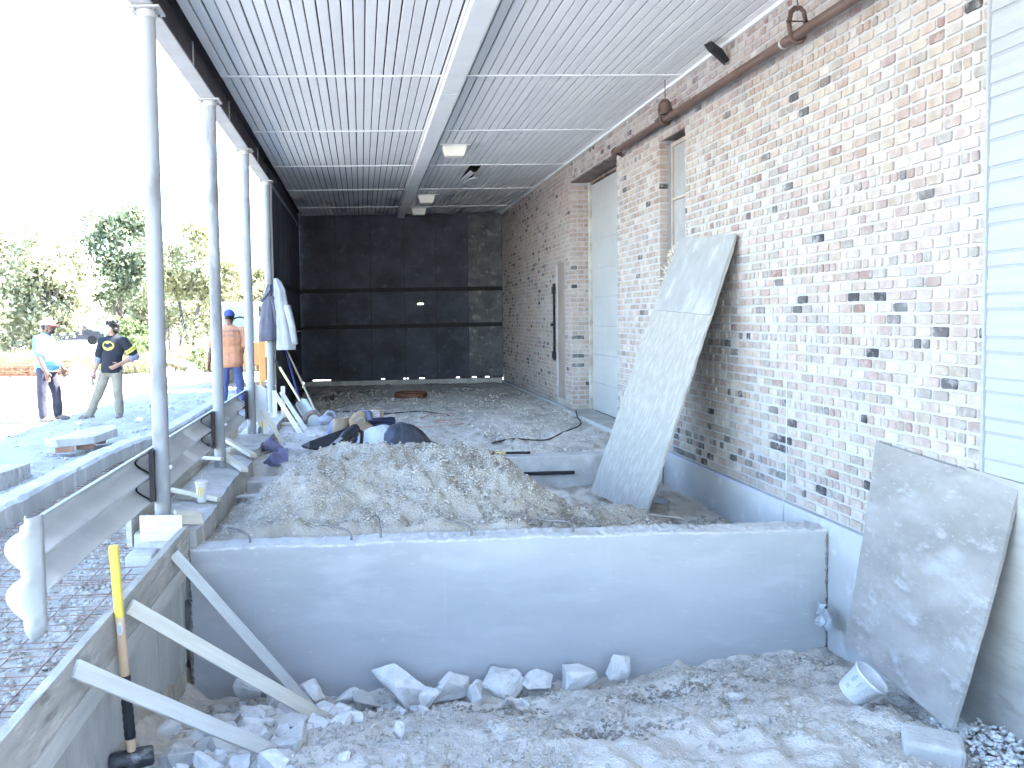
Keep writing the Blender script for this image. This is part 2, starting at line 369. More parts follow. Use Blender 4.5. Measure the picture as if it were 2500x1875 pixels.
for i in range(nC):
    z = .062+i*CH; zc = z+CH/2; header = (i % 7 == 3)
    cuts = sorted([(a, b) for (a, b, c, d) in OPEN.values() if c < zc < d]); segs = []; s0 = 3.935
    for a, b in cuts: segs.append((s0, a)); s0 = b
    segs.append((s0, 17.96))
    for (a, b) in segs:
        y = a+(0 if i % 2 else random.uniform(.065, .075)); first = True
        if i % 2 == 0: items = [(a, a+.060)]
        else: items = []
        while y < b-.02:
            L = .060 if header or random.random() < .05 else .123
            e = y+L
            if e > b-.03: e = b-.002
            items.append((y, e)); y = e+MJ+random.uniform(-.0015, .0015)
        for (p, q) in items:
            if q-p < .03: continue
            bricks.append((0, XW, p, z+random.uniform(-.0012, .0012), q-p))
for (yj, z0, z1, xd) in ((12.03, .06, 3.48, .30), (8.44, .9, 3.32, .11)):
    for i in range(nC):
        z = .062+i*CH
        if z < z0 or z+CH > z1+.03: continue
        if xd > .2: segs = [(.0, .195), (.206, .298)] if i % 2 else [(.0, .092), (.103, .298)]
        else: segs = [(0, .105)]
        for p, q in segs: bricks.append((1, XW+.002+p, yj-.009, z, q-p))
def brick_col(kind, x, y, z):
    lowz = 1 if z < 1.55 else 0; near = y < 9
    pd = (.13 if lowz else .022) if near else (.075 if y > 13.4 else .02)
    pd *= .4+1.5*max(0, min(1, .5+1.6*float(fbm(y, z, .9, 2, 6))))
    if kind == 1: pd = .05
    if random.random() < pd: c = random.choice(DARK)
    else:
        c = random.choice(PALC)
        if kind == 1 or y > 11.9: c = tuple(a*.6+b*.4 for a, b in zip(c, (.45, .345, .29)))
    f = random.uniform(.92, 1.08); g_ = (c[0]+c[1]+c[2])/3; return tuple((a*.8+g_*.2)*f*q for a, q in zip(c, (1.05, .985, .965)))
cx0, cy0 = 0, 0
def proj(p):
    q = Vector(p)-Vector((0, 0, 1.5)); d = q.dot(fw)
    if d < .1: return None
    return (977.4+1945.5*q.dot(rt)/d, 868.2-1945.5*q.dot(up)/d, d)
info = []
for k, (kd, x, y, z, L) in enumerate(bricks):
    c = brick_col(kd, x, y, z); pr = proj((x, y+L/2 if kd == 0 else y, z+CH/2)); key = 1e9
    if pr and -10 < pr[0] < 2510 and -10 < pr[1] < 1885:
        # hidden behind the leaning sheets
        hid = (2110 < pr[0] and pr[1] > 1110+ (pr[0]-2137)*.33)
        if not hid:
            key = y/ math.sqrt(L)
    info.append((key, k, c))
info.sort()
wallp = bld
sep = set()
for key, k, c in info[:300]:
    kd, x, y, z, L = bricks[k]; sep.add(k)
    base = min((.123, .060, .193, .092), key=lambda q: abs(q-L))
    o = link(bpy.data.objects.new('brick', random.choice(VAR[base]))); o.parent = bld; o.matrix_parent_inverse = Matrix.Translation(bld.location).inverted()
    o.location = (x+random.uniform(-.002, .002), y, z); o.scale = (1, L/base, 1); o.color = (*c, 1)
    if kd == 1: o.rotation_euler = (0, 0, math.pi/2); o.location = (x+L, y, z)
vs_, fs_, cs_ = [], [], []
for key, k, c in info[300:]:
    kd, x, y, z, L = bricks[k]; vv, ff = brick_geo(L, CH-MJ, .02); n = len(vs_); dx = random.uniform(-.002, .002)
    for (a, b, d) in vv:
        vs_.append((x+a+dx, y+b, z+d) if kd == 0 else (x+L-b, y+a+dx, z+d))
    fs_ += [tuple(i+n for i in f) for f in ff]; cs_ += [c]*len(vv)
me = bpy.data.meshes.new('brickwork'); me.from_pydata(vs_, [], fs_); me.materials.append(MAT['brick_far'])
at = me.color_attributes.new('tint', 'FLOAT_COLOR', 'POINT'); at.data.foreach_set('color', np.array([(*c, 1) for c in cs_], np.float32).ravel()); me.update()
o = link(bpy.data.objects.new('brickwork', me)); par(o); o['kind'] = 'stuff'

# garage door -------------------------------------------------------
GD = empty('garage_door', (3.5, 10.9, .1)); adopt(GD, bld)
def sub(o, p): o.parent = p; o.matrix_parent_inverse = p.matrix_world.inverted() if False else (Matrix.Translation(p.location)).inverted(); return o
gz0, gz1, ng = .06, 3.44, 8
for i in range(ng):
    h = (gz1-gz0)/ng; mb = MB()
    z0 = gz0+i*h; mb.box(3.50, 3.53, 9.86, 11.93, z0+.0015, z0+h-.0015)
    for q in range(3): mb.box(3.4985, 3.501, 9.86, 11.93, z0+h*(.2+.27*q), z0+h*(.2+.27*q)+.05)
    sub(mb.build('door_panel', MAT['door_panel'], bevel=.003), GD)
mb = MB(); mb.box(3.535, 3.60, 9.85, 12.02, -.2, 3.5); sub(mb.build('door_backing', MAT['black']), GD)
mb = MB(); mb.box(3.46, 3.53, 11.94, 12.02, .03, 3.49); sub(mb.build('door_frame', MAT['door_frame'], bevel=.004), GD)
mb = MB(); mb.box(3.47, 3.52, 9.86, 11.935, 3.45, 3.49); sub(mb.build('door_head', MAT['lintel'], bevel=.004), GD)
mb = MB(); mb.box(3.204, 3.49, 9.84, 12.04, 3.492, 3.515); par(mb.build('lintel', MAT['lintel']))
mb = MB(); mb.box(3.10, 3.50, 9.80, 12.2, -.1, .055); par(mb.build('door_threshold', MAT['concrete_old'], bevel=.015))
# man door
mb = MB(); mb.box(3.235, 3.28, 12.475, 12.995, .05, 2.34); D = par(mb.build('steel_door', MAT['mandoor']))
mb = MB(); mb.box(3.21, 3.60, 12.472, 12.998, -.2, .15); par(mb.build('door_step', MAT['concrete_old'], bevel=.01))
mb = MB(); mb.box(3.165, 3.197, 13.02, 13.075, .75, 2.02); mb.box(3.15, 3.20, 13.005, 13.10, .78, .90); mb.box(3.15, 3.20, 13.005, 13.10, 1.85, 1.97); mb.box(3.12, 3.165, 13.03, 13.06, 1.32, 1.36)
par(mb.build('door_track', MAT['black'], bevel=.003))
# window
WN = empty('window', (3.33, 8.1, 2.2)); adopt(WN, bld)
mb = MB()
for (a, b, c, d) in ((7.775, 7.815, 2.18, 3.30), (8.385, 8.425, 2.18, 3.30), (7.816, 8.384, 3.26, 3.30), (7.816, 8.384, 2.18, 2.22), (7.90, 7.925, 2.221, 3.259)):
    mb.box(3.325, 3.365, a, b, c, d)
sub(mb.build('window_frame', MAT['window_frame'], bevel=.003), WN)
mb = MB(); mb.box(3.32, 3.362, 7.816, 8.384, 2.69, 2.715); sub(mb.build('window_bar', MAT['window_frame']), WN)
for (a, b) in ((2.222, 2.688), (2.717, 3.258)):
    mb = MB(); mb.box(3.345, 3.352, 7.818, 8.383, a, b); sub(mb.build('pane', MAT['glass_dusty']), WN)
mb = MB(); mb.box(3.30, 3.33, 7.765, 8.435, .86, 2.178); sub(mb.build('cover_board', MAT['board_brown']), WN)
mb = MB(); mb.box(3.205, 3.60, 7.74, 8.50, 3.335, 3.352); par(mb.build('window_lintel', MAT['lintel']))
# drips of white paint down the brick
defm('paint', (.52, .52, .52), (.46, .46, .46), 8, .6)
mb = MB(); random.seed(5); zz = 1.0; yy = 5.85
pts = []
while zz > -.25: pts.append((3.1945 if zz > .06 else 3.168, yy+random.uniform(-.0015, .0015), zz)); zz -= .05
rs = [.004]+[random.uniform(.004, .008) for _ in pts[2:]]+[.004]
mb.tube(pts, rs, 6, flat=.25); par(mb.build('paint_drip', MAT['paint']))

# siding at the right edge -----------------------------------------
sd_ = thing('siding_wall', 'pale painted lap siding wall beyond the brick corner at the right edge', 'wall', (3.2, 2.4, 0))
mb = MB(); mb.box(3.185, 3.6, .99, 3.918, .06, 3.925); adopt(mb.build('siding_backing', MAT['siding_gap']), sd_)
z = .10; k = 0
while z < 3.9:
    h = (.118 if k % 2 == 0 else .062)+random.uniform(-.006, .006); h = min(h, 3.92-z)
    mb = MB(); mb.add([(3.178, 1.0, z), (3.184, 1.0, z+h), (3.1849, 1.0, z+h), (3.1849, 1.0, z), (3.178, 3.915, z), (3.184, 3.915, z+h), (3.1849, 3.915, z+h), (3.1849, 3.915, z)], [(0, 4, 5, 1), (1, 5, 6, 2), (0, 3, 7, 4), (4, 7, 6, 5), (0, 1, 2, 3)])
    adopt(mb.build('siding_board', MAT['siding']), sd_); z += h+random.uniform(.013, .019); k += 1
mb = MB(); mb.box(3.17, 3.21, 3.917, 3.932, .06, 3.925); adopt(mb.build('corner_trim', MAT['siding']), sd_)

# ------------------------------------------------------------------ canopy
ZC = 3.82
cn = thing('canopy', 'flat canopy with pale metal slat ceiling and steel edge beam', 'canopy', (1, 10, ZC))
def cpar(o): return adopt(o, cn)
mb = MB(); mb.box(-1.60, 3.2, -1.2, 18.1, 3.90, 4.12); cpar(mb.build('roof_slab', MAT['beam_white']))  # unseen front run extended past the camera to hold back sky light
mb = MB(); mb.box(-1.30, 3.2, -1.18, 18.0, 3.862, 3.898); cpar(mb.build('ceiling_void', MAT['black']))
BY = [-1.1]+[5.50+2.2406*k for k in range(6)]+[17.95]
PITCH = .0913; NS = 49; XL = 3.185-NS*PITCH
def slat_mesh(L):
    w2 = PITCH-.0115; t = .018; vs = []; fs = []
    prof = [(0, t), (0, .003), (.003, 0), (w2-.003, 0), (w2, .003), (w2, t)]
    for y in (0, L):
        vs += [(a, y, b) for a, b in prof]
    n = len(prof)
    for i in range(n-1): fs.append((i, i+n, i+n+1, i+1))
    me = bpy.data.meshes.new('slat'); me.from_pydata(vs, [], fs); me.materials.append(MAT['slat']); me.update(); return me
SM = slat_mesh(2.2406-.02)
random.seed(4)
def skip_slat(b, k, x):
    if .80 < x+.04 < 1.03: return True
    return b == 4 and 33 <= k <= 34
for b in range(1, 6):
    for k in range(NS):
        x = XL+k*PITCH
        if skip_slat(b, k, x): continue
        o = link(bpy.data.objects.new('slat', SM)); o.parent = cn; o.matrix_parent_inverse = Matrix.Translation(cn.location).inverted()
        o.location = (x+random.uniform(-.0012, .0012), BY[b]+.01, ZC+random.uniform(-.0015, .0015)); o.rotation_euler = (0, random.uniform(-.012, .012), 0)
for b in (0, 6):
    mb = MB(); L = BY[b+1]-BY[b]-.02
    for k in range(NS):
        x = XL+k*PITCH
        if .80 < x+.04 < 1.03: continue
        mb.box(x, x+PITCH-.0115, BY[b]+.01, BY[b]+.01+L, ZC, ZC+.018)
    o = cpar(mb.build('far_slats', MAT['slat'])); o['kind'] = 'stuff'
for k, y in enumerate(BY[1:-1]):
    for (a, b2) in ((-1.285, .815), (1.025, 3.19)):
        mb = MB(); mb.box(a, b2, y-.011, y+.011, ZC-.012, ZC+.004); cpar(mb.build('cross_strip', MAT['strip'], bevel=.002))
for (ya, yb) in ((-1.1, 8.05), (8.06, 10.62), (10.63, 13.4), (13.41, 17.9)):
    mb = MB(); mb.box(.835, 1.02, ya, yb, ZC-.095, ZC+.03); mb.box(.815, .833, ya, yb, ZC-.03, ZC+.03); mb.box(1.022, 1.036, ya, yb, ZC-.02, ZC+.03)
    cpar(mb.build('centre_trough', MAT['strip'], bevel=.006))
mb = MB(); mb.box(3.165, 3.199, -1.1, 17.95, ZC-.03, ZC+.01); cpar(mb.build('wall_angle', MAT['strip']))
# sprung loose slats
for q in range(2):
    mb = MB(); x = XL+(33+q)*PITCH; L = 2.19; n = 14; prof = [(0, .018), (0, 0), (PITCH-.0115, 0), (PITCH-.0115, .018)]; vs = []; fs = []
    for i in range(n+1):
        t = i/n; drop = (.10+.07*q)*(1-t)**2.0; tw = .45*(1-t)**2; ca, sa = math.cos(tw), math.sin(tw)
        for (a, c) in prof: vs.append((x+(1.25*q*0)+a*ca-c*sa, BY[4]+.03+L*t, ZC-drop-a*sa*.55+c*ca-q*.03*(1-t)**2))
    for i in range(n):
        for j in range(3): a = i*4+j; fs.append((a, a+4, a+5, a+1))
    mb.add(vs, fs); cpar(mb.build('sprung_slat', MAT['slat']))
# edge beam
bm_ = empty('edge_beam', (-1.37, 10, 3.6)); adopt(bm_, cn)
mb = MB(); mb.box(-1.455, -1.315, -1.2, 17.9, 3.56, 3.578); sub(mb.build('bottom_flange', MAT['beam_white'], bevel=.003), bm_)
mb = MB(); mb.box(-1.392, -1.378, -1.2, 17.9, 3.579, 3.86); sub(mb.build('web', MAT['web_brown']), bm_)
mb = MB(); mb.box(-1.455, -1.315, -1.2, 17.9, 3.861, 3.879); sub(mb.build('top_flange', MAT['web_brown']), bm_)
for y in (6.9, 8.75, 11.1):
    mb = MB(); mb.box(-1.377, -1.366, y, y+.012, 3.58, 3.86); sub(mb.build('stiffener', MAT['beam_white']), bm_)
mb = MB(); mb.box(-1.61, -1.585, -1.21, 18.0, 3.86, 4.16); sub(mb.build('fascia', MAT['beam_white']), bm_)
# columns
CY = [5.42, 7.605, 9.79, 11.975]
clab = ['nearest grey steel pipe column, rust specked, with its foot in a wood form box',
        'second grey pipe column from the front, standing on the bare footing ledge',
        'third grey pipe column, at the far end of the guardrail',
        'farthest grey pipe column, hung with jackets beside the dark side wall']
for i, y in enumerate(CY):
    c = thing('column', clab[i], 'column', (-1.37, y, .1), 'steel columns along the canopy edge')
    mb = MB(); mb.tube([(-1.37, y, .06 if i < 3 else -.1), (-1.37, y, 1.2), (-1.37, y, 2.4), (-1.37, y, 3.555)], .054, 24); adopt(mb.build('shaft', MAT['column_paint']), c)
    mb = MB(); mb.box(-1.47, -1.27, y-.09, y+.09, 3.545, 3.558); mb.lathe([(.054, 3.50), (.062, 3.51), (.062, 3.544)], 20, Matrix.Translation((-1.37, y, 0))); adopt(mb.build('cap_plate', MAT['beam_white']), c)
    for (dx, dy) in ((-.045, .06), (.045, .06), (-.045, -.06), (.045, -.06)): mb = MB(); mb.tube([(-1.37+dx*1.4, y+dy, 3.53), (-1.37+dx*1.4, y+dy, 3.545)], .009, 6); adopt(mb.build('bolt', MAT['rebar']), c)
    mb = MB(); mb.tube([(-1.428, y-.03, .52), (-1.30, y+.0, .52)], .009, 6); mb.tube([(-1.318, y, .52), (-1.300, y, .52)], .016, 6); adopt(mb.build('rail_bolt', MAT['galv']), c)

# ------------------------------------------------------------------ dark end walls
ew = thing('end_wall', 'dark weathered panel wall closing the far end of the bay', 'wall', (.9, 18, 0))
px = [-1.36, -.56, .22, .98, 1.70, 2.42, 3.20]
rowz = [(.16, 1.318), (1.322, 2.128), (2.132, 3.895)]
random.seed(9)
for r, (a, b) in enumerate(rowz):
    for k in range(6):
        pale = (k == 5)
        mb = MB(); dz = random.uniform(-.004, .004)
        slit = (r == 1 and k == 3)
        y0 = 17.95+random.uniform(-.004, .004)
        if slit:
            mb.box(px[k]+.006, 1.27, y0, y0+.02, a, b); mb.box(1.40, px[k+1]-.006, y0, y0+.02, a, b); mb.box(1.27, 1.40, y0, y0+.02, a, 1.795); mb.box(1.27, 1.40, y0, y0+.02, 1.825, b)
        else: mb.box(px[k]+.006, px[k+1]-.006, y0, y0+.02, a, b)
        adopt(mb.build('wall_panel', MAT['panel_pale'] if pale else MAT['panel_dark']), ew)
for z in (1.32, 2.13):
    mb = MB(); mb.box(-1.32, 3.17, 17.87, 17.94, z-.045, z+.045); adopt(mb.build('girt', MAT['black']), ew)
mb = MB(); mb.box(-1.32, 3.17, 17.94, 18.03, -.1, .10); adopt(mb.build('sill', MAT['concrete_old']), ew)
# strip between sill and panels, with the gaps that let daylight in
gaps = [(-1.12, -.72), (.42, .50), (.92, .97), (1.0, 1.04), (1.28, 1.40), (2.12, 2.20), (2.48, 2.58), (2.78, 2.88)]
mb = MB(); s0 = -1.38; mb.box(-1.38, 3.2, 17.955, 17.985, .101, .117); mb.box(-1.38, 3.2, 17.955, 17.985, .141, .159)
for a, b in gaps+[(3.2, 3.21)]: mb.box(s0, a, 17.956, 17.984, .1171, .1409); s0 = b
adopt(mb.build('bottom_batten', MAT['panel_dark']), ew)
mb = MB()
for x in px: mb.box(x-.05, x+.05, 17.985, 18.02, .16, 3.9)
adopt(mb.build('joint_backing', MAT['black']), ew)
sw = thing('side_wall', 'dark stained side wall behind the last column', 'wall', (-1.35, 15, 0))
random.seed(10); y = 12.08
while y < 17.9:
    e = min(y+1.17, 17.93)
    for (a, b) in ((-.1, 1.25), (1.26, 3.82)):
        mb = MB(); mb.box(-1.385, -1.355, y+.004, e-.004, a, b); adopt(mb.build('wall_panel', MAT['panel_dark']), sw)
    y = e
mb = MB(); mb.box(-1.40, -1.30, 12.03, 12.078, -.1, 3.55); adopt(mb.build('end_post', MAT['beam_white']), sw)
for z in (1.3, 2.1):
    mb = MB(); mb.box(-1.354, -1.30, 12.1, 17.86, z-.03, z+.03); adopt(mb.build('girt', MAT['black']), sw)

# ceiling lights -----------------------------------------------------
llab = ['nearest of the three white wedge shaped ceiling lights', 'middle one of the three white ceiling lights, past the sprung slats', 'farthest white ceiling light, close to the dark end wall']
for i, (x, y) in enumerate(((1.30, 10.85), (1.27, 15.2), (1.25, 16.9))):
    t = thing('ceiling_light', llab[i], 'ceiling light', (x, y, ZC), 'lights on the slat ceiling')
    mb = MB(); mb.box(-.21, .21, -.13, .13, -.022, -.004); o = mb.build('mounting_plate', MAT['light_body'], t, bevel=.004)
    mb = MB(); a, b, h = .165, .105, .16
    mb.add([(-a, -b, -.023), (a, -b, -.023), (a, b, -.023), (-a, b, -.023), (-a*.74, -b*.9, -h), (a*.74, -b*.9, -h), (a*.74, b*.5, -h), (-a*.74, b*.5, -h)], [(0, 1, 5, 4), (1, 2, 6, 5), (2, 3, 7, 6), (3, 0, 4, 7), (4, 5, 6, 7)])
    mb.build('lens', MAT['light_lens'], t, bevel=.012)
# wall pipe with hangers ----------------------------------------------
pp = thing('wall_pipe', 'brown steel pipe hung along the top of the brick wall', 'pipe', (3.06, 7, 3.42))
mb = MB(); mb.tube([(3.075, 9.50, 3.44), (3.07, 7.5, 3.43), (3.065, 5.5, 3.415), (3.06, 2.2, 3.395)], .037, 16); adopt(mb.build('pipe_run', MAT['pipe']), pp)
mb = MB(); mb.tube([(3.0755, 9.47, 3.44), (3.0755, 9.545, 3.44)], .048, 16); mb.tube([(3.0755, 9.52, 3.44), (3.18, 9.52, 3.40)], .025, 8); adopt(mb.build('end_fitting', MAT['pipe']), pp)
mb = MB(); mb.tube([(3.065, 5.66, 3.4155), (3.065, 5.68, 3.4155)], .0395, 16); adopt(mb.build('weld_ring', MAT['beam_white']), pp)
for i, (y, z) in enumerate(((5.50, 3.415), (7.92, 3.433))):
    mb = MB(); R = .050
    pts = [(3.068-.062, y, z+.10)]+[(3.068-R*math.cos(a), y, z-R*math.sin(a)) for a in np.linspace(-.25, math.pi+.25, 14)]+[(3.068+.062, y, z+.10)]
    mb.tube(pts, .008, 6, flat=2.2)
    mb.tube([(3.068-.062, y, z+.08), (3.068-.045, y, z+.16), (3.068-.02, y, z+.185), (3.068+.02, y, z+.185), (3.068+.045, y, z+.16), (3.068+.062, y, z+.08)], .008, 6, flat=2.2)
    mb.tube([(3.068-.08, y, z+.095), (3.068+.08, y, z+.095)], .006, 6); mb.tube([(3.068, y, z+.16), (3.068, y, ZC)], .005, 6)
    adopt(mb.build('pipe_hanger', MAT['pipe']), pp)
    if i == 1:
        mb = MB(); mb.tube([(3.068, y, z+.05), (3.068, y, z+.15)], .052, 14); adopt(mb.build('hanger_cup', MAT['pipe']), pp)
# black lamp arm
bl = thing('lamp_arm', 'broken black lamp arm sticking from the ceiling edge above the pipe', 'lamp arm', (3.06, 6.8, 3.78))
mb = MB(); m, L = frame((3.0, 6.79, 3.80), (3.2, 6.84, 3.66)); mb.add([m @ Vector(p) for p in [(0, -.05, 0), (0, .05, 0), (.12, .055, .012), (.12, -.055, .012), (L, .03, 0), (L, -.03, 0), (.06, .03, -.03), (.06, -.03, -.03), (L, .02, -.035), (L, -.02, -.035)]], [(0, 3, 2, 1), (3, 5, 4, 2), (0, 1, 6, 7), (7, 6, 8, 9), (4, 5, 9, 8), (0, 7, 3), (3, 7, 9, 5), (1, 2, 6), (2, 4, 8, 6)])
adopt(mb.build('arm', MAT['black']), bl)
mb = MB(); mb.tube([(3.19, 6.835, 3.66), (3.20, 6.85, 3.70)], .012, 6); mb.tube([(3.185, 6.82, 3.655), (3.2, 6.83, 3.64)], .022, 8); adopt(mb.build('knuckle', MAT['rebar']), bl)
# ------------------------------------------------------------------ front concrete wall
def grid_face(mb, P, nu, nv, fn):
    """P(u,v)->point, displaced grid"""
    vs = []; fs = []
    for i in range(nu+1):
        for j in range(nv+1): vs.append(fn(i/nu, j/nv))
    for i in range(nu):
        for j in range(nv):
            a = i*(nv+1)+j; fs.append((a, a+nv+1, a+nv+2, a+1))
    mb.add(vs, fs, True)
cw = thing('concrete_wall', 'new smooth grey concrete wall across the pit with bent bars on top', 'wall', (1, 5.35, -.5))
mb = MB(); x0, x1, y0, y1, zb = -1.175, 3.168, 5.262, 5.452, -1.3
def topz(x): return .004+.006*math.sin(x*1.3)+.004*math.sin(x*7.1)
random.seed(21)
nseg = 150; tv = []; fr = []; bk = []
for i in range(nseg+1):
    x = x0+(x1-x0)*i/nseg; fr.append((x, topz(x)+random.uniform(-.006, .003))); bk.append((x, topz(x)+.004+random.uniform(-.005, .005)))
vs = []; fs = []; cols = 6
for i in range(nseg+1):
    x = fr[i][0]; vs.append((x, y0, zb)); vs.append((x, y0-.0+random.uniform(0, .001), fr[i][1]-.012)); vs.append((x, y0+.007+random.uniform(-.003, .006), fr[i][1]))
    for k in range(1, 5):
        t = k/5; vs.append((x, y0+(y1-y0)*t, fr[i][1]*(1-t)+bk[i][1]*t+random.uniform(-.004, .006)))
    vs.append((x, y1, bk[i][1])); vs.append((x, y1, zb))
m_ = 9
for i in range(nseg):
    for k in range(m_-1):
        a = i*m_+k; fs.append((a, a+m_, a+m_+1, a+1))
fs.append(tuple(range(m_))); fs.append(tuple(reversed(range(nseg*m_, nseg*m_+m_))))
mb.add(vs, fs); o = mb.build('wall_body', MAT['concrete']); adopt(o, cw)
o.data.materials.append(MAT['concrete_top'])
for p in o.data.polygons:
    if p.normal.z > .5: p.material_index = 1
# form joint line, plug marks
mb = MB(); mb.box(.52, .5225, y0-.0012, y0-.0002, -1.2, -.02); adopt(mb.build('form_seam', MAT['foundation']), cw)
for (x, z) in ((2.86, -.42), (2.98, -.39), (-.9, -.5), (.1, -.66), (1.7, -.55)): mb = MB(); mb.tube([(x, y0-.0015, z), (x, y0-.0005, z)], .014, 12); adopt(mb.build('tie_mark', MAT['foundation']), cw)
# crumbly joint strip at both ends
mb = MB(); random.seed(22)
for (xx, s) in ((-1.168, 1), (3.16, -1)):
    z = -1.05
    while z < -.02:
        h = random.uniform(.01, .035); r = random.uniform(.004, .012); mb.ell((xx, y0-.002, z), (r, r*.7, h*.7), nu=6, nv=4); z += h
adopt(mb.build('joint_crumbs', MAT['rebar']), cw)
# bent bars
random.seed(23)
BARS = [(-.78, .0, 'l', .16), (-.10, 0, 'l', .20), (.10, 0, 'u', .13), (.72, 0, 'l', .19), (1.42, 0, 'l', .24), (2.22, 0, 'l', .26)]
for x, _, kd, L in BARS:
    yb = 5.35; zt = topz(x)
    if kd == 'u': pts = [(x, yb, zt-.05), (x, yb, zt+.05), (x-.012, yb, zt+.11), (x-.02, yb+.01, zt+.14)]
    else: pts = [(x, yb, zt-.05), (x, yb, zt+.03), (x-.015, yb, zt+.06), (x-.05, yb+.01, zt+.078), (x-L*.7, yb+.03, zt+.09+random.uniform(-.01, .01)), (x-L, yb+.05, zt+.10)]
    mb = MB(); mb.tube(pts, .0085, 8); adopt(mb.build('starter_bar', MAT['rebar']), cw)

# ------------------------------------------------------------------ dirt mound inside
def mound_h(x, y):
    ridge = .49*np.exp(-(np.maximum(np.abs(x-.33)-.72, 0)/.46)**2)*np.exp(-(np.maximum(np.abs(y-6.85)-.10, 0)/np.where(y < 6.85, .92, .48))**2)
    low = .22*np.exp(-((x-1.5)/.40)**2-((y-6.05)/.40)**2)+.24*np.exp(-((x-2.0)/.38)**2-((y-6.15)/.35)**2)+.12*np.exp(-((x+.6)/.6)**2-((y-5.9)/.5)**2)+.06*np.exp(-((x-.6)/1.4)**2-((y-5.75)/.40)**2)
    spill = .07*np.exp(-((y-5.5)/.10)**2)+.20*np.exp(-((x-2.0)/.7)**2-((y-5.62)/.16)**2)+.10*np.exp(-((x-2.85)/.22)**2-((y-6.1)/.5)**2)
    t = fbm(x, y, 2.2, 4, 12, .5)*.10+fbm(x, y, 11, 3, 13, .6)*.055+np.maximum(fbm(x, y, 22, 2, 14), 0)*.05
    b = ridge+low+spill
    h = b+t*np.clip(b*5+.25, 0, 1)
    h = h-.11*np.exp(-((x-1.32)/.34)**2-((y-5.72+.25*(x-1.3))/.10)**2)      # slumped dark scar
    h = h-.05*np.exp(-((x+.02)/.07)**2-((y-5.95)/.06)**2)
    return h
xs = np.arange(-1.14, 3.165, .022); ys = np.arange(5.445, 8.3, .022); X, Y = np.meshgrid(xs, ys, indexing='ij')
edge = np.minimum.reduce([sstep(8.28, 7.6, Y), np.ones_like(X)])
Z = -.13-.20*sstep(.9, 1.7, X)+mound_h(X, Y)-(1-edge)*.05
fe = sstep(5.45, 5.60, Y); Z = -.05*(1-fe)+Z*fe
i2 = np.arange(X.size).reshape(X.shape); q2 = np.stack([i2[:-1, :-1], i2[1:, :-1], i2[1:, 1:], i2[:-1, 1:]], -1).reshape(-1, 4)
mo = link(bpy.data.objects.new('dirt_mound', np_mesh('dirt_mound', np.stack([X, Y, Z], -1).reshape(-1, 3), q2, [MAT['mound']])))
tag(mo, 'heap of loose tan dirt behind the concrete wall', 'dirt pile')
def mz(x, y): return float((-.13-.20*sstep(.9, 1.7, x)+mound_h(np.array(float(x)), np.array(float(y)))))
def topsurf(x, y):
    if -1.14 < x < 3.16 and 5.46 < y < 8.3: return max(gz(x, y), mz(x, y))
    return gz(x, y)

# ------------------------------------------------------------------ stones
def rock_mesh(seed, flat=.7, npts=13):
    import bmesh
    rr = random.Random(seed); bm = bmesh.new(); off = Vector((rr.uniform(0, 50), rr.uniform(0, 50), rr.uniform(0, 50)))
    for k in range(npts):
        d = Vector((rr.uniform(-1, 1), rr.uniform(-1, 1), rr.uniform(-1, 1))); q = max(abs(d.x), abs(d.y), abs(d.z)); d = d*(.45+.55/q)*rr.uniform(.75, 1.0); d = d.normalized()*min(d.length, 1.15)
        bm.verts.new((d.x, d.y, d.z*flat))
    r = bmesh.ops.convex_hull(bm, input=bm.verts); bmesh.ops.delete(bm, geom=[e for e in set(r['geom_interior']+r['geom_unused']) if isinstance(e, bmesh.types.BMVert)], context='VERTS')
    bmesh.ops.bevel(bm, geom=list(bm.edges), offset=.05, segments=1, affect='EDGES', clamp_overlap=True)
    bmesh.ops.triangulate(bm, faces=list(bm.faces)); bmesh.ops.subdivide_edges(bm, edges=[e for e in bm.edges if e.calc_length() > .35], cuts=2, use_grid_fill=True); bmesh.ops.triangulate(bm, faces=list(bm.faces))
    for v in bm.verts:
        p = v.co; v.co = p*(1+.10*mnoise.noise(p*2.3+off)+.07*mnoise.noise(p*6+off))
    bmesh.ops.recalc_face_normals(bm, faces=list(bm.faces))
    me = bpy.data.meshes.new('rock'); bm.to_mesh(me); bm.free(); me.materials.append(MAT['stone']); return me
ROCKS = [rock_mesh(100+k, .62+.3*random.random(), 12+k % 5) for k in range(14)]
ROCKS2 = []
for r_ in ROCKS:
    q_ = r_.copy(); q_.materials[0] = MAT['concrete_old']; ROCKS2.append(q_)
def rock(name, label, loc, size, rot=None, mesh=None, group=None, mt=None, cat='stone', sink=.25):
    o = link(bpy.data.objects.new(name, mesh or random.choice(ROCKS if random.random() < .7 else ROCKS2)))
    o.scale = size if isinstance(size, tuple) else (size, size*random.uniform(.75, 1), size*random.uniform(.7, .95))
    o.location = loc; o.rotation_euler = rot or (random.uniform(-.4, .4), random.uniform(-.4, .4), random.uniform(0, 6.28))
    if mt: o.data = o.data.copy(); o.data.materials[0] = mt
    tag(o, label, cat, group); return o
random.seed(31)
def onpit(x, y, dz=0): return (x, y, pit_h(np.array(x), np.array(y)).item()+dz)
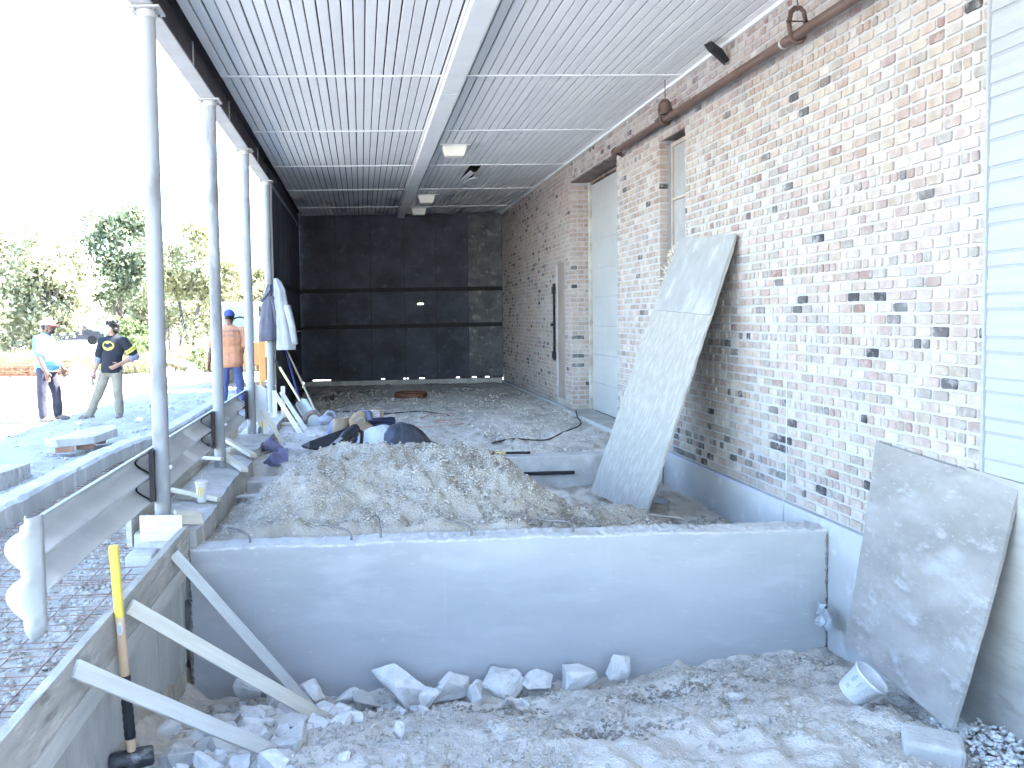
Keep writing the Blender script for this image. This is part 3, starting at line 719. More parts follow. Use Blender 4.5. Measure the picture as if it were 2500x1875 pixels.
BO = [((.17, 5.02, .17), (.27, .14, .15), (.2, .6, -.15), 0, 'largest slab of broken concrete tilted against the wall in the pit'),
 ((.52, 5.07, .11), (.19, .13, .15), (.1, .1, .4), 1, 'blocky pale rubble stone right of the tilted slab'),
 ((-.38, 5.05, .09), (.17, .12, .13), (.2, -.1, 1.1), 2, 'rounded grey boulder by the foot of the rear brace'),
 ((1.66, 5.12, .12), (.10, .07, .17), (.1, .15, .3), 3, 'pointed upright stone at the right end of the rubble row'),
 ((1.38, 5.10, .09), (.16, .10, .12), (0, .1, .2), 4, 'pyramid shaped white stone left of the upright one'),
 ((1.10, 5.08, .07), (.15, .10, .10), (.1, -.2, .5), 5, 'low white stone left of the pyramid shaped one'),
 ((.86, 5.10, .10), (.17, .11, .14), (.1, .1, 2.5), 6, 'wide pale stone in the middle of the rubble row'),
 ((.69, 4.93, .08), (.10, .08, .12), (.3, .2, .9), 7, 'small sharp white stone in front of the rubble row'),
 ((-.78, 5.0, .13), (.12, .09, .13), (.4, .3, .2), 9, 'white block of rubble near the lower left corner of the wall'),
 ((-.60, 5.04, .09), (.13, .09, .12), (.1, .3, 1.2), 10, 'grey cut block between the rear brace and the wall corner'),
 ((.38, 4.90, .06), (.10, .08, .09), (.1, .1, .6), 11, 'mottled stone leaning on the foot of the tilted slab'),
 ((-.12, 5.06, .06), (.13, .08, .09), (.1, .0, .2), 12, 'flat stone between the boulder and the tilted slab'),
 ((.14, 3.98, .03), (.07, .06, .08), (.1, .2, .3), 2, 'small domed stone half sunk at the bottom edge of the photo'),
 ((2.12, 4.42, .02), (.085, .05, .03), (.1, .05, .5), 4, 'flat white flake lying on the dirt left of the bucket')]
for (x, y, dz), sz, ro, k, l in BO: rock('boulder', l, onpit(x, y, dz), sz, ro, ROCKS[k], cat='rubble')
rock('boulder', 'dark wedge of broken masonry under the tilted slab', onpit(-.04, 4.97, .05), (.13, .07, .10), (.2, .1, .2), ROCKS[8], mt=MAT['concrete_old'], cat='rubble')
AREA = [((-.95, -.45, 4.62, 5.1), 26, 'pale chunk in the rubble between the rear brace and the concrete wall corner', 'rubble at the wall corner'),
        ((-.85, -.05, 4.25, 4.7), 30, 'white concrete chunk in the rubble under the long bright brace', 'rubble under the bright brace'),
        ((-1.0, -.35, 3.72, 4.25), 30, 'broken chunk in the rubble behind the front greyish brace', 'rubble behind the front brace'),
        ((-1.12, -.55, 3.75, 4.4), 24, 'small pale chunk in the rubble right beside the sledgehammer', 'rubble beside the sledgehammer'),
        ((-.9, .0, 3.55, 3.85), 12, 'pale chunk at the bottom edge of the photo below the front brace', 'rubble at the bottom edge'),
        ((-.3, 1.0, 4.78, 4.97), 14, 'small pale chunk in front of the rubble row by the wall', 'small chunks by the wall')]
for (x0_, x1_, ya, yb), n_, l, g in AREA:
    for k in range(n_):
        x, y = random.uniform(x0_, x1_), random.uniform(ya, yb); s_ = random.choice([.04, .05, .06, .075, .09, .11]) if n_ > 14 else random.uniform(.03, .06)
        rock('rubble_chunk', l, onpit(x, y, s_*.18), s_, group=g, cat='rubble')
# square stone block and gravel at lower right
def pbox(name, mt, pts, par_=None, bevel=.01):
    mb = MB(); mb.add(pts, [(0, 3, 2, 1), (4, 5, 6, 7), (0, 1, 5, 4), (1, 2, 6, 5), (2, 3, 7, 6), (3, 0, 4, 7)]); o = mb.build(name, mt, bevel=bevel)
    if par_: adopt(o, par_)
    return o
m = Matrix.Translation((2.66, 3.56, -.585)) @ Euler((.12, -.08, -.55)).to_matrix().to_4x4(); random.seed(33); j = lambda: random.uniform(-.018, .018)
b = pbox('stone_block', MAT['concrete_old'], [m @ Vector((x*.125+j(), y*.09+j(), z*.06+j())) for z in (-1, 1) for x, y in ((-1, -1), (1, -1), (1, 1), (-1, 1))], bevel=.02); tag(b, 'squared pale stone block lying by the gravel at lower right', 'stone')
def pebble_stuff(name, label, cat, n, posfn, smin, smax, mt, seed, parent=None):
    rg = np.random.default_rng(seed)
    base = np.array([(1, 0, 0), (-1, 0, 0), (0, 1, 0), (0, -1, 0), (0, 0, 1), (0, 0, -1)], float)
    tri = np.array([(0, 2, 4), (2, 1, 4), (1, 3, 4), (3, 0, 4), (2, 0, 5), (1, 2, 5), (3, 1, 5), (0, 3, 5)])
    # split once for rounder pebbles
    vs = list(map(tuple, base)); mid = {}
    def mp(a, b):
        k = (min(a, b), max(a, b))
        if k not in mid: p = (np.array(vs[a])+np.array(vs[b])); vs.append(tuple(p/np.linalg.norm(p))); mid[k] = len(vs)-1
        return mid[k]
    t2 = []
    for a, b_, c in tri:
        x, y, z = mp(a, b_), mp(b_, c), mp(c, a); t2 += [(a, x, z), (b_, y, x), (c, z, y), (x, y, z)]
    base = np.array(vs); tri = np.array(t2); nb = len(base)
    P = posfn(rg, n); S = smin+(smax-smin)*rg.random(n)**2.2
    V = np.repeat(base[None], n, 0)*(1+.28*(rg.random((n, nb, 1))-.5)); V *= np.stack([S, S*rg.uniform(.6, 1, n), S*rg.uniform(.5, .85, n)], -1)[:, None]
    a = rg.random(n)*6.28; ca, sa = np.cos(a)[:, None], np.sin(a)[:, None]; V = np.stack([V[..., 0]*ca-V[..., 1]*sa, V[..., 0]*sa+V[..., 1]*ca, V[..., 2]], -1)
    V += P[:, None]; V[..., 2] += (S*.25)[:, None]
    F = (tri[None]+np.arange(n)[:, None, None]*nb).reshape(-1, 3)
    o = link(bpy.data.objects.new(name, np_mesh(name, V.reshape(-1, 3), F, [mt], False))); tag(o, label, cat, kind='stuff'); return o
def region(x0, x1, y0, y1, hf, clump=True):
    def f(rg, n):
        xs_, ys_ = [], []; c = 0
        while c < n:
            x = rg.uniform(x0, x1, n*3); y = rg.uniform(y0, y1, n*3)
            if clump: k = fbm(x, y, 2.3, 2, 3)+.30 > rg.random(n*3); x, y = x[k], y[k]
            xs_.append(x); ys_.append(y); c += len(x)
        x = np.concatenate(xs_)[:n]; y = np.concatenate(ys_)[:n]; return np.stack([x, y, hf(x, y)], -1)
    return f
def mzv(x, y): return -.13-.20*sstep(.9, 1.7, x)+mound_h(x, y)
pebble_stuff('pit_crumbs', 'loose crumbs of dirt and stone over the pit floor', 'dirt', 12000, region(-1.1, 3.1, 3.3, 5.22, ground_h), .003, .016, MAT['clod'], 1)
pebble_stuff('mound_crumbs', 'loose crumbs on the dirt heap', 'dirt', 16000, region(-1.1, 3.1, 5.56, 8.0, mzv, False), .003, .014, MAT['clod'], 2)
pebble_stuff('floor_crumbs', 'loose crumbs on the dirt floor under the canopy', 'dirt', 3500, region(-1.0, 3.1, 8.5, 16.5, ground_h), .006, .03, MAT['clod'], 3)
pebble_stuff('yard_crumbs', 'loose stones over the sunlit yard', 'dirt', 7000, region(-8, -3, 5.5, 24, ground_h, True), .006, .028, MAT['clod'], 4)
def bedpos(rg, n):
    y = rg.uniform(3.0, 12, n); x = rg.uniform(0, 1, n)*np.where(y < 5.2, 1.5, 1.15)-2.75; return np.stack([x, y, ground_h(x, y)], -1)
pebble_stuff('bed_gravel', 'crushed stone bed under the reinforcing mesh', 'gravel', 16000, bedpos, .005, .022, MAT['gravel'], 5)
def gravpos(rg, n):
    x = 2.78+.38*rg.random(n); y = rg.uniform(2.7, 3.75, n); return np.stack([x, y, ground_h(x, y)+.05*rg.random(n)+.08*(x-2.6)*sstep(3.9, 3.5, y)], -1)
def damp(rg, n):
    k = rg.integers(0, 3, n); cx = np.array([1.25, 1.8, .75])[k]; cy = np.array([4.05, 4.66, 4.62])[k]; x = cx+rg.normal(size=n)*np.array([.13, .17, .12])[k]; y = np.minimum(cy+rg.normal(size=n)*np.array([.07, .05, .05])[k], 5.2); return np.stack([x, y, ground_h(x, y)], -1)
defm('damp', (.30, .27, .235), (.20, .18, .155), 8, .95, .4, 50)
pebble_stuff('damp_clods', 'dark damp clods kicked up in patches of the pit floor', 'dirt', 1500, damp, .004, .017, MAT['damp'], 7)
pebble_stuff('mound_damp', 'dark damp clods in the slump at the right of the dirt heap', 'dirt', 700, region(.85, 1.75, 5.6, 5.95, mzv), .005, .02, MAT['damp'], 8)
pebble_stuff('white_gravel', 'small pile of white rounded gravel at the lower right corner', 'gravel', 1800, gravpos, .008, .020, defm('white_stone', (.60, .595, .58), (.46, .455, .44), 14, .9, .3, 60), 6)

# ------------------------------------------------------------------ footing ledge, forms, mesh bed
lg = thing('footing_ledge', 'raw concrete footing ledge under the columns', 'footing', (-1.35, 9, 0))
mb = MB(); random.seed(41); ys = np.arange(5.30, 12.3, .10); vs = []; fs = []
for y in ys:
    w_ = 1.135+.02*math.sin(y*3)+random.uniform(-.008, .008)+(.05 if 7.9 < y < 8.6 else 0)
    vs += [(-1.53, y, -.35), (-1.53, y, .115), (-1.38, y, .118+random.uniform(-.004, .004)), (-1.24, y, .115+random.uniform(-.004, .004)), (-w_, y, .108+random.uniform(-.008, .006)), (-w_+.015, y, -.35)]
for i in range(len(ys)-1):
    for k in range(5): a = i*6+k; fs.append((a, a+6, a+7, a+1))
fs.append((5, 4, 3, 2, 1, 0)); n = (len(ys)-1)*6; fs.append((n, n+1, n+2, n+3, n+4, n+5))
mb.add([(x, y, z) for x, y, z in vs], [tuple(reversed(f)) for f in fs]); adopt(mb.build('ledge', MAT['concrete_old']), lg)
# footing below the front forms
mb = MB(); mb.box(-1.60, -1.205, 2.0, 5.258, -1.3, -.13); o = mb.build('footing_wall', MAT['concrete_old'], bevel=.01); tag(o, 'limey old concrete footing face below the front form boards', 'footing')
mb = MB(); mb.box(-1.53, -1.20, 5.262, 5.299, -.35, .112); mb.box(-1.53, -1.36, 5.06, 5.259, -.2, .02); o = mb.build('footing_pier', MAT['concrete_top'], bevel=.012); tag(o, 'short pale concrete pier under the form box of the nearest column', 'footing')
def bd(name, label, p0, p1, wid, thk, mt, upv=(0, 0, 1), group=None, cat='board', rough=.0015):
    return tag(board(name, p0, p1, wid, thk, mt, upv, None, .003, rough), label, cat, group)
bd('form_board', 'stained upper form board along the left edge of the pit', (-1.195, 5.30, .05), (-1.195, 2.3, .075), .205, .042, MAT['form_old'], (1, 0, 0))
bd('form_board', 'clean pale lower form board below the stained one', (-1.187, 5.28, -.105), (-1.187, 2.3, -.075), .10, .04, MAT['lumber_dusty'], (1, 0, 0))
bd('form_board', 'long form board running behind the columns along the footing', (-1.552, 5.25, .13), (-1.552, 8.35, .135), .20, .036, MAT['form_old'], (1, 0, 0))
bd('form_board', 'farther form board on the footing past the second column', (-1.552, 8.37, .14), (-1.552, 9.75, .14), .21, .036, MAT['lumber'], (1, 0, 0))
bd('form_board', 'pale front board of the box round the nearest column foot', (-1.475, 5.235, .155), (-1.20, 5.235, .155), .17, .022, MAT['lumber_pale'], (0, 1, 0))
bd('form_board', 'slanting cleat of the column box, right side', (-1.255, 5.30, .205), (-1.14, 5.55, .13), .10, .02, MAT['lumber_pale'], (.9, .3, .2))
cl = [((-1.51, 6.22, .20), (-1.12, 6.12, .135), 'pinkish cleat across the ledge behind the paper cup'), ((-1.53, 7.55, .215), (-1.33, 7.50, .21), 'short white cleat left of the second column'), ((-1.34, 7.7, .205), (-1.10, 7.32, .13), 'dusty strip slanting off the ledge by the second column'),
      ((-1.50, 8.55, .25), (-1.12, 8.05, .14), 'long bright cleat sloping across the ledge past the second column')]
for a, b, l in cl: bd('cleat', l, a, b, .075, .035, MAT['lumber_pale'], (0, .2, 1), 'cleats on the footing ledge')
bd('wood_block', 'sawn wood block on the ledge past the second column', (-1.45, 8.32, .15), (-1.36, 8.28, .15), .10, .07, MAT['lumber'])
bd('wood_block', 'sawn wood block on the ledge beside the paper cup', (-1.47, 6.28, .145), (-1.36, 6.25, .145), .05, .06, MAT['lumber_pale'])
bd('brace', 'long bright brace from the form boards down to the rubble', (-1.165, 3.90, .115), (-.14, 4.60, -.93), .075, .03, MAT['lumber_pale'], (.4, -.8, .35), 'wooden braces of the pit form')
bd('brace', 'rear dusty brace standing close to the concrete wall', (-1.165, 4.83, .10), (-.36, 4.93, -.95), .065, .03, MAT['lumber_dusty'], (.3, -.95, .2), 'wooden braces of the pit form')
bd('brace', 'front greyish brace crossing the sledgehammer handle', (-1.165, 3.16, .135), (-.27, 3.98, -.80), .07, .03, MAT['lumber_dusty'], (.45, -.7, .5), 'wooden braces of the pit form')
# wire mesh
ms = thing('reinforcing_mesh', 'rusty wire reinforcing mesh laid over the crushed stone bed', 'wire mesh', (-2.1, 7, 0))
def wiremesh(L, r):
    mb = MB(); mb.tube([(0, 0, 0), (L*.33, .004, .004), (L*.66, -.003, -.003), (L, 0, 0)], r, 5, cap=False); me = bpy.data.meshes.new('wire'); me.from_pydata(mb.v, [], mb.f); me.materials.append(MAT['wire']); me.update(); return me
CW = [wiremesh(1.46, .0026), wiremesh(1.17, .0026)]; LW = wiremesh(9.2, .0028)
random.seed(43); y = 2.9
while y < 11.9:
    near = y < 5.15; o = link(bpy.data.objects.new('cross_wire', CW[0] if near else CW[1])); o.parent = ms; o.matrix_parent_inverse = Matrix.Translation(ms.location).inverted()
    o.location = (-2.72, y, -.045+random.uniform(-.012, .012)); o.rotation_euler = (0, random.uniform(-.012, .012), random.uniform(-.012, .012)); y += .078 if y < 9 else .12
for k, x in enumerate((-2.66, -2.46, -2.26, -2.06, -1.86, -1.66)):
    o = link(bpy.data.objects.new('long_wire', LW)); o.parent = ms; o.matrix_parent_inverse = Matrix.Translation(ms.location).inverted()
    o.location = (x, 2.8, -.04+random.uniform(-.008, .008)); o.rotation_euler = (0, 0, math.pi/2+random.uniform(-.004, .004))
for k, x in enumerate((-1.47, -1.31)):
    mb = MB(); mb.tube([(x, 2.8, -.04), (x+.01, 4, -.03), (x, 5.0, -.04)], .0038, 5); adopt(mb.build('long_wire', MAT['wire']), ms)
# kerb wall on the far side of the bed
kb = thing('kerb_wall', 'low raw concrete kerb on the yard side of the mesh bed', 'kerb', (-2.8, 9, 0))
random.seed(44)
path = [(-2.76, 3.0), (-2.77, 6.1), (-2.74, 8.6), (-2.66, 9.5), (-2.48, 10.1), (-2.47, 11), (-2.50, 14.5)]
def pathx(y):
    for (a, b), (c, d) in zip(path, path[1:]):
        if b <= y <= d: return a+(c-a)*(y-b)/(d-b)
    return path[-1][0]
mb = MB(); vs = []; fs = []; ys = np.arange(3.0, 14.4, .12)
for y in ys:
    x = pathx(y); j = lambda s=.008: random.uniform(-s, s)
    vs += [(x+.015, y, -.3), (x+j(), y, .085+j()), (x-.03+j(), y, .115+j(.006)), (x-.19+j(), y, .12+j(.006)), (x-.225+j(), y, .09+j()), (x-.24, y, -.3)]
for i in range(len(ys)-1):
    for k in range(5): a = i*6+k; fs.append((a, a+1, a+7, a+6))
fs += [(0, 1, 2, 3, 4, 5)]
mb.add(vs, fs); adopt(mb.build('kerb', MAT['concrete_old'], smooth=False), kb)
# cross footing inside
cf = pbox('cross_footing', MAT['concrete_top'], [(1.05, 8.24, -.4), (3.165, 8.24, -.4), (3.165, 8.46, -.4), (1.05, 8.46, -.4), (1.05, 8.24, .02), (3.165, 8.24, .025), (3.165, 8.46, .025), (1.05, 8.46, .015)], bevel=.012)
tag(cf, 'low concrete cross footing between the dirt heap and the wall', 'footing')
mb = MB(); mb.box(1.55, 2.2, 8.19, 8.239, -.17, -.14); o = mb.build('form_strip', MAT['black']); tag(o, 'dark strip on the face of the low cross footing', 'strip')
cf2 = pbox('cross_footing', MAT['concrete_old'], [(-1.13, 7.55, -.3), (-.25, 7.55, -.3), (-.25, 7.78, -.3), (-1.13, 7.78, -.3), (-1.13, 7.55, -.02), (-.25, 7.55, -.03), (-.25, 7.78, -.03), (-1.13, 7.78, -.02)], bevel=.012)
tag(cf2, 'short concrete stub beam behind the left slope of the dirt heap', 'footing')

# ------------------------------------------------------------------ guardrail
gr = thing('guardrail', 'galvanized corrugated guardrail bolted to the left of the columns', 'guardrail', (-1.5, 7, .5))
def wprof(n=24):
    """W profile: (x offset, z offset) from bottom to top"""
    pts = []
    for i in range(n+1):
        t = i/n; z = -.178+.356*t
        d = .5-.5*math.cos(2*math.pi*2*t)           # two humps
        d = d**.75
        pts.append((d, z))
    return pts
PR = wprof(32)
def railx(d): return -1.435-.105*d
ZR = .477
def rail(name, y0_, y1_, dx=0):
    vs = []; fs = []; ys = list(np.arange(y0_, y1_, .25))+[y1_]
    for y in ys:
        for d, z in PR: vs.append((railx(d)+dx, y, ZR+z+.006*math.sin(y*2)))
    m_ = len(PR)
    for i in range(len(ys)-1):
        for k in range(m_-1): a = i*m_+k; fs.append((a, a+m_, a+m_+1, a+1))
    mb = MB(); mb.add(vs, fs, True); o = mb.build(name, MAT['galv']); so = o.modifiers.new('s', 'SOLIDIFY'); so.thickness = .005; so.offset = 0; return adopt(o, gr)
rail('rail', 3.58, 6.95); rail('rail', 6.80, 9.82, .006)
# lap edges and bolts at the posts
for y in (5.36, 7.54, 9.72):
    mb = MB(); pts = [(railx(d)+.012, y, ZR+z) for d, z in PR]; mb.tube(pts, .006, 5); adopt(mb.build('lap_edge', MAT['black']), gr)
    mb = MB(); mb.box(-1.432, -1.40, y-.03, y+.05, ZR-.17, ZR+.17); adopt(mb.build('spacer', MAT['web_brown']), gr)
# top edge strip catching light
mb = MB(); mb.box(-1.444, -1.424, 3.58, 9.82, ZR+.176, ZR+.183); adopt(mb.build('top_lip', MAT['galv_white']), gr)
# flared end shoe: swells out of the W profile and closes towards the front
vs = []; fs = []; nu, nv = 16, 60; zt, zb_ = .66, .095
for j in range(nv+1):
    v = j/nv; z = zb_+(zt-zb_)*v
    def lobe(c, h): q = (z-c)/h; return max(0, 1-q*q)**1.0 if abs(q) < 1 else 0
    Wd = .088+.072*lobe(.507, .078)**.8+.074*lobe(.295, .084)**.8
    rnd = min(1, max(0, (z-zb_)/.07))**.5; Wd *= rnd
    if z > .615: Wd = .065
    for i in range(nu+1):
        s_ = i/nu; vs.append((-1.432-.0*(1-rnd)-s_*Wd-.045*(1-rnd), 3.58-.075*math.sin(math.pi*min(1, s_*1.05))**.7*rnd-.03*s_, z))
for j in range(nv):
    for i in range(nu): a = j*(nu+1)+i; fs.append((a, a+nu+1, a+nu+2, a+1))
mb = MB(); mb.add(vs, fs, True); o = mb.build('end_shoe', MAT['galv_white']); so = o.modifiers.new('s', 'SOLIDIFY'); so.thickness = .005; so.offset = 0; adopt(o, gr)
o['label'] = 'bright white flared end shoe of the guardrail'
mb = MB(); vs = []; n = 16      # far end plate
for k in range(n): a = math.pi*k/(n-1); vs.append((-1.30+.11*math.cos(a)*1.0, 9.86, .60+.11*math.sin(a)))
for k in range(n): a = math.pi*k/(n-1)+math.pi; vs.append((-1.30+.11*math.cos(a), 9.86, .36+.11*math.sin(a)))
mb.add(vs, [tuple(range(2*n))]); o = mb.build('end_plate', MAT['galv']); so = o.modifiers.new('s', 'SOLIDIFY'); so.thickness = .012; adopt(o, gr)
# ------------------------------------------------------------------ leaning sheets
def sheet(name, mt, TL, TR, BR, BL, thk=.016, nu=10, nv=16, bow=.0, parent=None, jag=0.0, nrm=-1):
    TL, TR, BR, BL = map(Vector, (TL, TR, BR, BL)); ex = (TR-TL).normalized(); ey0 = (BL-TL); n = ex.cross(ey0).normalized(); ey = n.cross(ex)
    m = Matrix((ey, ex, n)).transposed().to_4x4(); m.translation = TL; mi = m.inverted()
    mb = MB(); vs = []; fs = []
    for i in range(nv+1):
        for j in range(nu+1):
            u, v = j/nu, i/nv
            if jag and (j in (0, nu) or i in (0, nv)): u += random.uniform(-jag, jag)*(1 if j in (0, nu) else 0); v += random.uniform(-jag, jag)*(1 if i in (0, nv) else 0)*.5
            p = (TL*(1-u)+TR*u)*(1-v)+(BL*(1-u)+BR*u)*v + n*bow*math.sin(math.pi*v)
            vs.append(mi @ p)
    for i in range(nv):
        for j in range(nu): a = i*(nu+1)+j; fs.append((a, a+1, a+nu+2, a+nu+1))
    mb.add(vs, fs, False); o = mb.build(name, mt); so = o.modifiers.new('s', 'SOLIDIFY'); so.thickness = thk; so.offset = nrm
    o.matrix_world = m
    if parent: adopt(o, parent)
    return o
random.seed(51)
ob = thing('osb_sheet', 'tall strand board sheet with a grey patch on top, leaning on the brick wall', 'board', (2.3, 7.2, -.2))
TL, TR, BR, BL = Vector((3.165, 7.90, 2.215)), Vector((3.165, 6.62, 2.12)), Vector((2.36, 6.56, -.22)), Vector((2.24, 7.74, -.26))
sheet('strand_board', MAT['osb'], TL, TR, BR, BL, .018, 14, 30, 0, ob, .006)
# grey patch on the upper right
def onsheet(u, v, lift=.0): 
    p = (TL*(1-u)+TR*u)*(1-v)+(BL*(1-u)+BR*u)*v; n = (TR-TL).cross(BL-TL).normalized()
    return p+(n if n.x < 0 else -n)*lift
sheet('grey_patch', MAT['osb_grey'], onsheet(.10, -.012, .013), onsheet(1.004, -.012, .013), onsheet(1.004, .275, .013), onsheet(.055, .275, .013), .012, 8, 8, 0, ob, .003)
mb = MB(); random.seed(52)
for k in range(16): p = onsheet(random.uniform(.0, .06), random.uniform(.04, .16), .012); mb.tube([p, p+Vector((random.uniform(-.05, .0), random.uniform(-.03, .05), random.uniform(-.06, .06)))], [.008, .002], 4)
adopt(mb.build('splinters', MAT['lumber']), ob)
pl = sheet('plywood_sheet', MAT['plywood_grey'], (3.165, 4.755, .685), (3.165, 3.68, .625), (2.755, 3.565, -.50), (2.895, 4.63, -.53), .018, 10, 14, .012, None, .003); tag(pl, 'stained grey plywood sheet leaning beside the concrete wall, bucket at its foot', 'board')
pl2 = sheet('plywood_sheet', MAT['plywood_tan'], (3.168, 4.02, .66), (3.15, 2.4, .60), (3.03, 2.45, -.62), (3.04, 3.98, -.63), .018, 10, 12, 0, None, .002); tag(pl2, 'cleaner tan plywood sheet behind the stained one at the right edge', 'board')
defm('plastic_clear', (.36, .37, .38), (.26, .27, .28), 8, .3, .3, 20)
mb = MB(); random.seed(53); n = 7; vs = [(3.03+random.uniform(-.02, .02)+.02*(i % 2), 5.0+.16*i/(n-1), -.62+.16*j/(n-1)+random.uniform(-.012, .012)) for i in range(n) for j in range(n)]
mb.add(vs, [(i*n+j, i*n+j+1, (i+1)*n+j+1, (i+1)*n+j) for i in range(n-1) for j in range(n-1)]); o = mb.build('plastic_scrap', MAT['plastic_clear']); tag(o, 'crumpled clear plastic scrap in the corner by the wall end', 'scrap')

# ------------------------------------------------------------------ bucket
bk = thing('bucket', 'small white printed plastic tub tipped against the plywood', 'bucket', (2.80, 4.38, -.58))
defm('white_plastic', (.60, .60, .595), (.53, .53, .525), 6, .45, .05, 30, spots=[((.5, .48, .45), 9, .66, .72, .5)])
m = Matrix.Translation((2.655, 4.19, -.62)) @ Vector((0, 0, 1)).rotation_difference(Vector((.50, -.42, .75))).to_matrix().to_4x4() @ Matrix.Scale(.9, 4)
mb = MB(); mb.lathe([(.0, .0), (.078, .0), (.082, .006), (.104, .165), (.110, .168), (.111, .182), (.105, .184), (.099, .165), (.078, .012), (.0, .010)], 36, m); adopt(mb.build('tub', MAT['white_plastic']), bk)
mb = MB(); defm('print_grey', (.30, .31, .36), (.36, .37, .42), 9, .6, 0)
def patch(a0, a1, z0, z1):
    vs = []
    for (a, z) in ((a0, z0), (a1, z0), (a1, z1), (a0, z1)): r = .083+(z-.006)*.0222/.159*1.0+.0012; vs.append(m @ Vector((r*math.cos(a), r*math.sin(a), z)))
    mb.add(vs, [(0, 1, 2, 3)])
for (a, z, w_, h_) in ((3.3, .10, .22, .035), (3.35, .045, .25, .03), (3.35, .14, .1, .012), (3.75, .10, .07, .05), (4.15, .13, .14, .004), (4.15, .11, .18, .004), (4.1, .09, .12, .004), (4.2, .07, .18, .004), (4.15, .05, .14, .004), (4.1, .03, .16, .004), (4.6, .10, .18, .004), (4.6, .08, .12, .004), (4.62, .055, .18, .004), (4.6, .03, .1, .004)): patch(a-w_/2, a+w_/2, z, z+h_)
o = adopt(mb.build('printing', MAT['print_grey']), bk); o['kind'] = 'stuff'

# ------------------------------------------------------------------ sledgehammer
sh = thing('sledgehammer', 'sledgehammer with yellow grip end and black taped shaft standing by the form boards', 'sledgehammer', (-1.2, 3.7, -.55))
defm('yellow', (.70, .52, .08), (.62, .44, .06), 5, .45, .05, 40)
defm('wood_handle', (.60, .42, .28), (.52, .35, .22), 4, .5, .1, 30)
defm('tape', (.025, .025, .03), (.018, .018, .02), 20, .45, .5, 40)
defm('iron', (.10, .10, .11), (.05, .05, .055), 10, .5, .35, 50, metal=.5, spots=[((.42, .41, .40), 8, .55, .66, .6)])
A, Bp = Vector((-1.105, 3.66, -.50)), Vector((-1.168, 3.70, .475))
def lp(t): return A+(Bp-A)*t
mb = MB(); mb.tube([lp(.0), lp(.08), lp(.36)], [.018, .019, .0185], 14, flat=1.15); adopt(mb.build('shaft', MAT['wood_handle']), sh)
mb = MB(); mb.tube([lp(.08)]+[lp(.08+.30*k/24) for k in range(1, 25)], [.022+.0015*((k*7) % 3) for k in range(25)], 14, flat=1.1); adopt(mb.build('tape_wrap', MAT['tape']), sh)
mb = MB(); mb.tube([lp(.375), lp(.5), lp(.66)], [.0185, .019, .019], 14, flat=1.15); adopt(mb.build('bare_shaft', MAT['wood_handle']), sh)
mb = MB(); mb.tube([lp(.66), lp(.83), lp(.985), lp(1.0)], [.0196, .0205, .0215, .018], 14, flat=1.1); adopt(mb.build('yellow_grip', MAT['yellow']), sh)
mb = MB()
for k in range(4): p = lp(.585+.0); 
q = lp(.61)+Vector((.003, -.0205, 0)); mb.ell(q, (.014, .0015, .032)); adopt(mb.build('sticker', MAT['white_plastic']), sh)
mb = MB(); q = lp(.61)+Vector((.003, -.0222, 0))
for dx in (-.006, -.002, .002, .006): mb.box(q.x+dx-.0009, q.x+dx+.0009, q.y-.0006, q.y+.0006, q.z-.018, q.z+.018)
adopt(mb.build('sticker_bars', MAT['print_grey']), sh)
hd = A+Vector((0, 0, -.02)); mb = MB(); dv = Vector((1, .25, .06)).normalized()
mb.tube([hd-dv*.098, hd-dv*.09, hd-dv*.05, hd+dv*.05, hd+dv*.09, hd+dv*.098], [.036, .044, .046, .046, .044, .036], 10); adopt(mb.build('hammer_head', MAT['iron']), sh)

# ------------------------------------------------------------------ paper cup
cp = thing('paper_cup', 'white paper drink cup with yellow arches and straw on the footing ledge', 'cup', (-1.25, 6.12, .118))
mb = MB(); mb.lathe([(0, 0), (.033, 0), (.034, .004), (.046, .150), (.0, .150)], 28); mb.build('cup_body', MAT['white_plastic'], cp)
mb = MB(); mb.lathe([(.049, .148), (.050, .156), (.047, .164), (.043, .170), (0, .170)], 28); mb.build('lid', MAT['white_plastic'], cp)
mb = MB(); mb.tube([(0, 0, .165), (.004, 0, .215)], .0035, 8); mb.build('straw', MAT['white_plastic'], cp)
mb = MB()
for s in (-1, 1):
    pts = []
    for k in range(13):
        t = k/12; a = s*(.02+.46*t)-math.pi/2; z = .050+.072*math.sin(math.pi*min(t*1.0+.0, 1))**.55 if 0 < t < 1 else .050
        r = .034+.012*(z/.15)+.001; pts.append((r*math.cos(a), r*math.sin(a), z))
    mb.tube(pts, .0032, 5)
mb.build('arches', MAT['yellow'], cp)

# ------------------------------------------------------------------ things near the far columns
def loft(name, secs, mt, parent=None, n=28, fold=.02, ff=5, seed=0, cap=True, sub=3):
    """secs: list of (cx,cy,cz,rx,ry)"""
    S = []
    for (a, b) in zip(secs, secs[1:]):
        for k in range(sub): t = k/sub; S.append([p*(1-t)+q*t for p, q in zip(a, b)])
    S.append(list(secs[-1])); vs = []; fs = []
    for i, (x, y, z, rx, ry) in enumerate(S):
        for k in range(n):
            a = 2*math.pi*k/n; f = 1+fold/max(rx, ry, .02)*(math.sin(ff*a+seed+i*.12)+.5*math.sin((ff*2+1)*a+seed*2-i*.2))*.6+.3*fold/max(rx, .02)*mnoise.noise(Vector((math.cos(a)*2, math.sin(a)*2, z*6+seed)))
            vs.append((x+rx*math.cos(a)*f, y+ry*math.sin(a)*f, z))
    for i in range(len(S)-1):
        for k in range(n): a, b = i*n+k, i*n+(k+1) % n; fs.append((a, b, b+n, a+n))
    if cap: fs += [tuple(reversed(range(n))), tuple(range((len(S)-1)*n, len(S)*n))]
    mb = MB(); mb.add(vs, fs, True); o = mb.build(name, mt)
    if parent: adopt(o, parent)
    return o
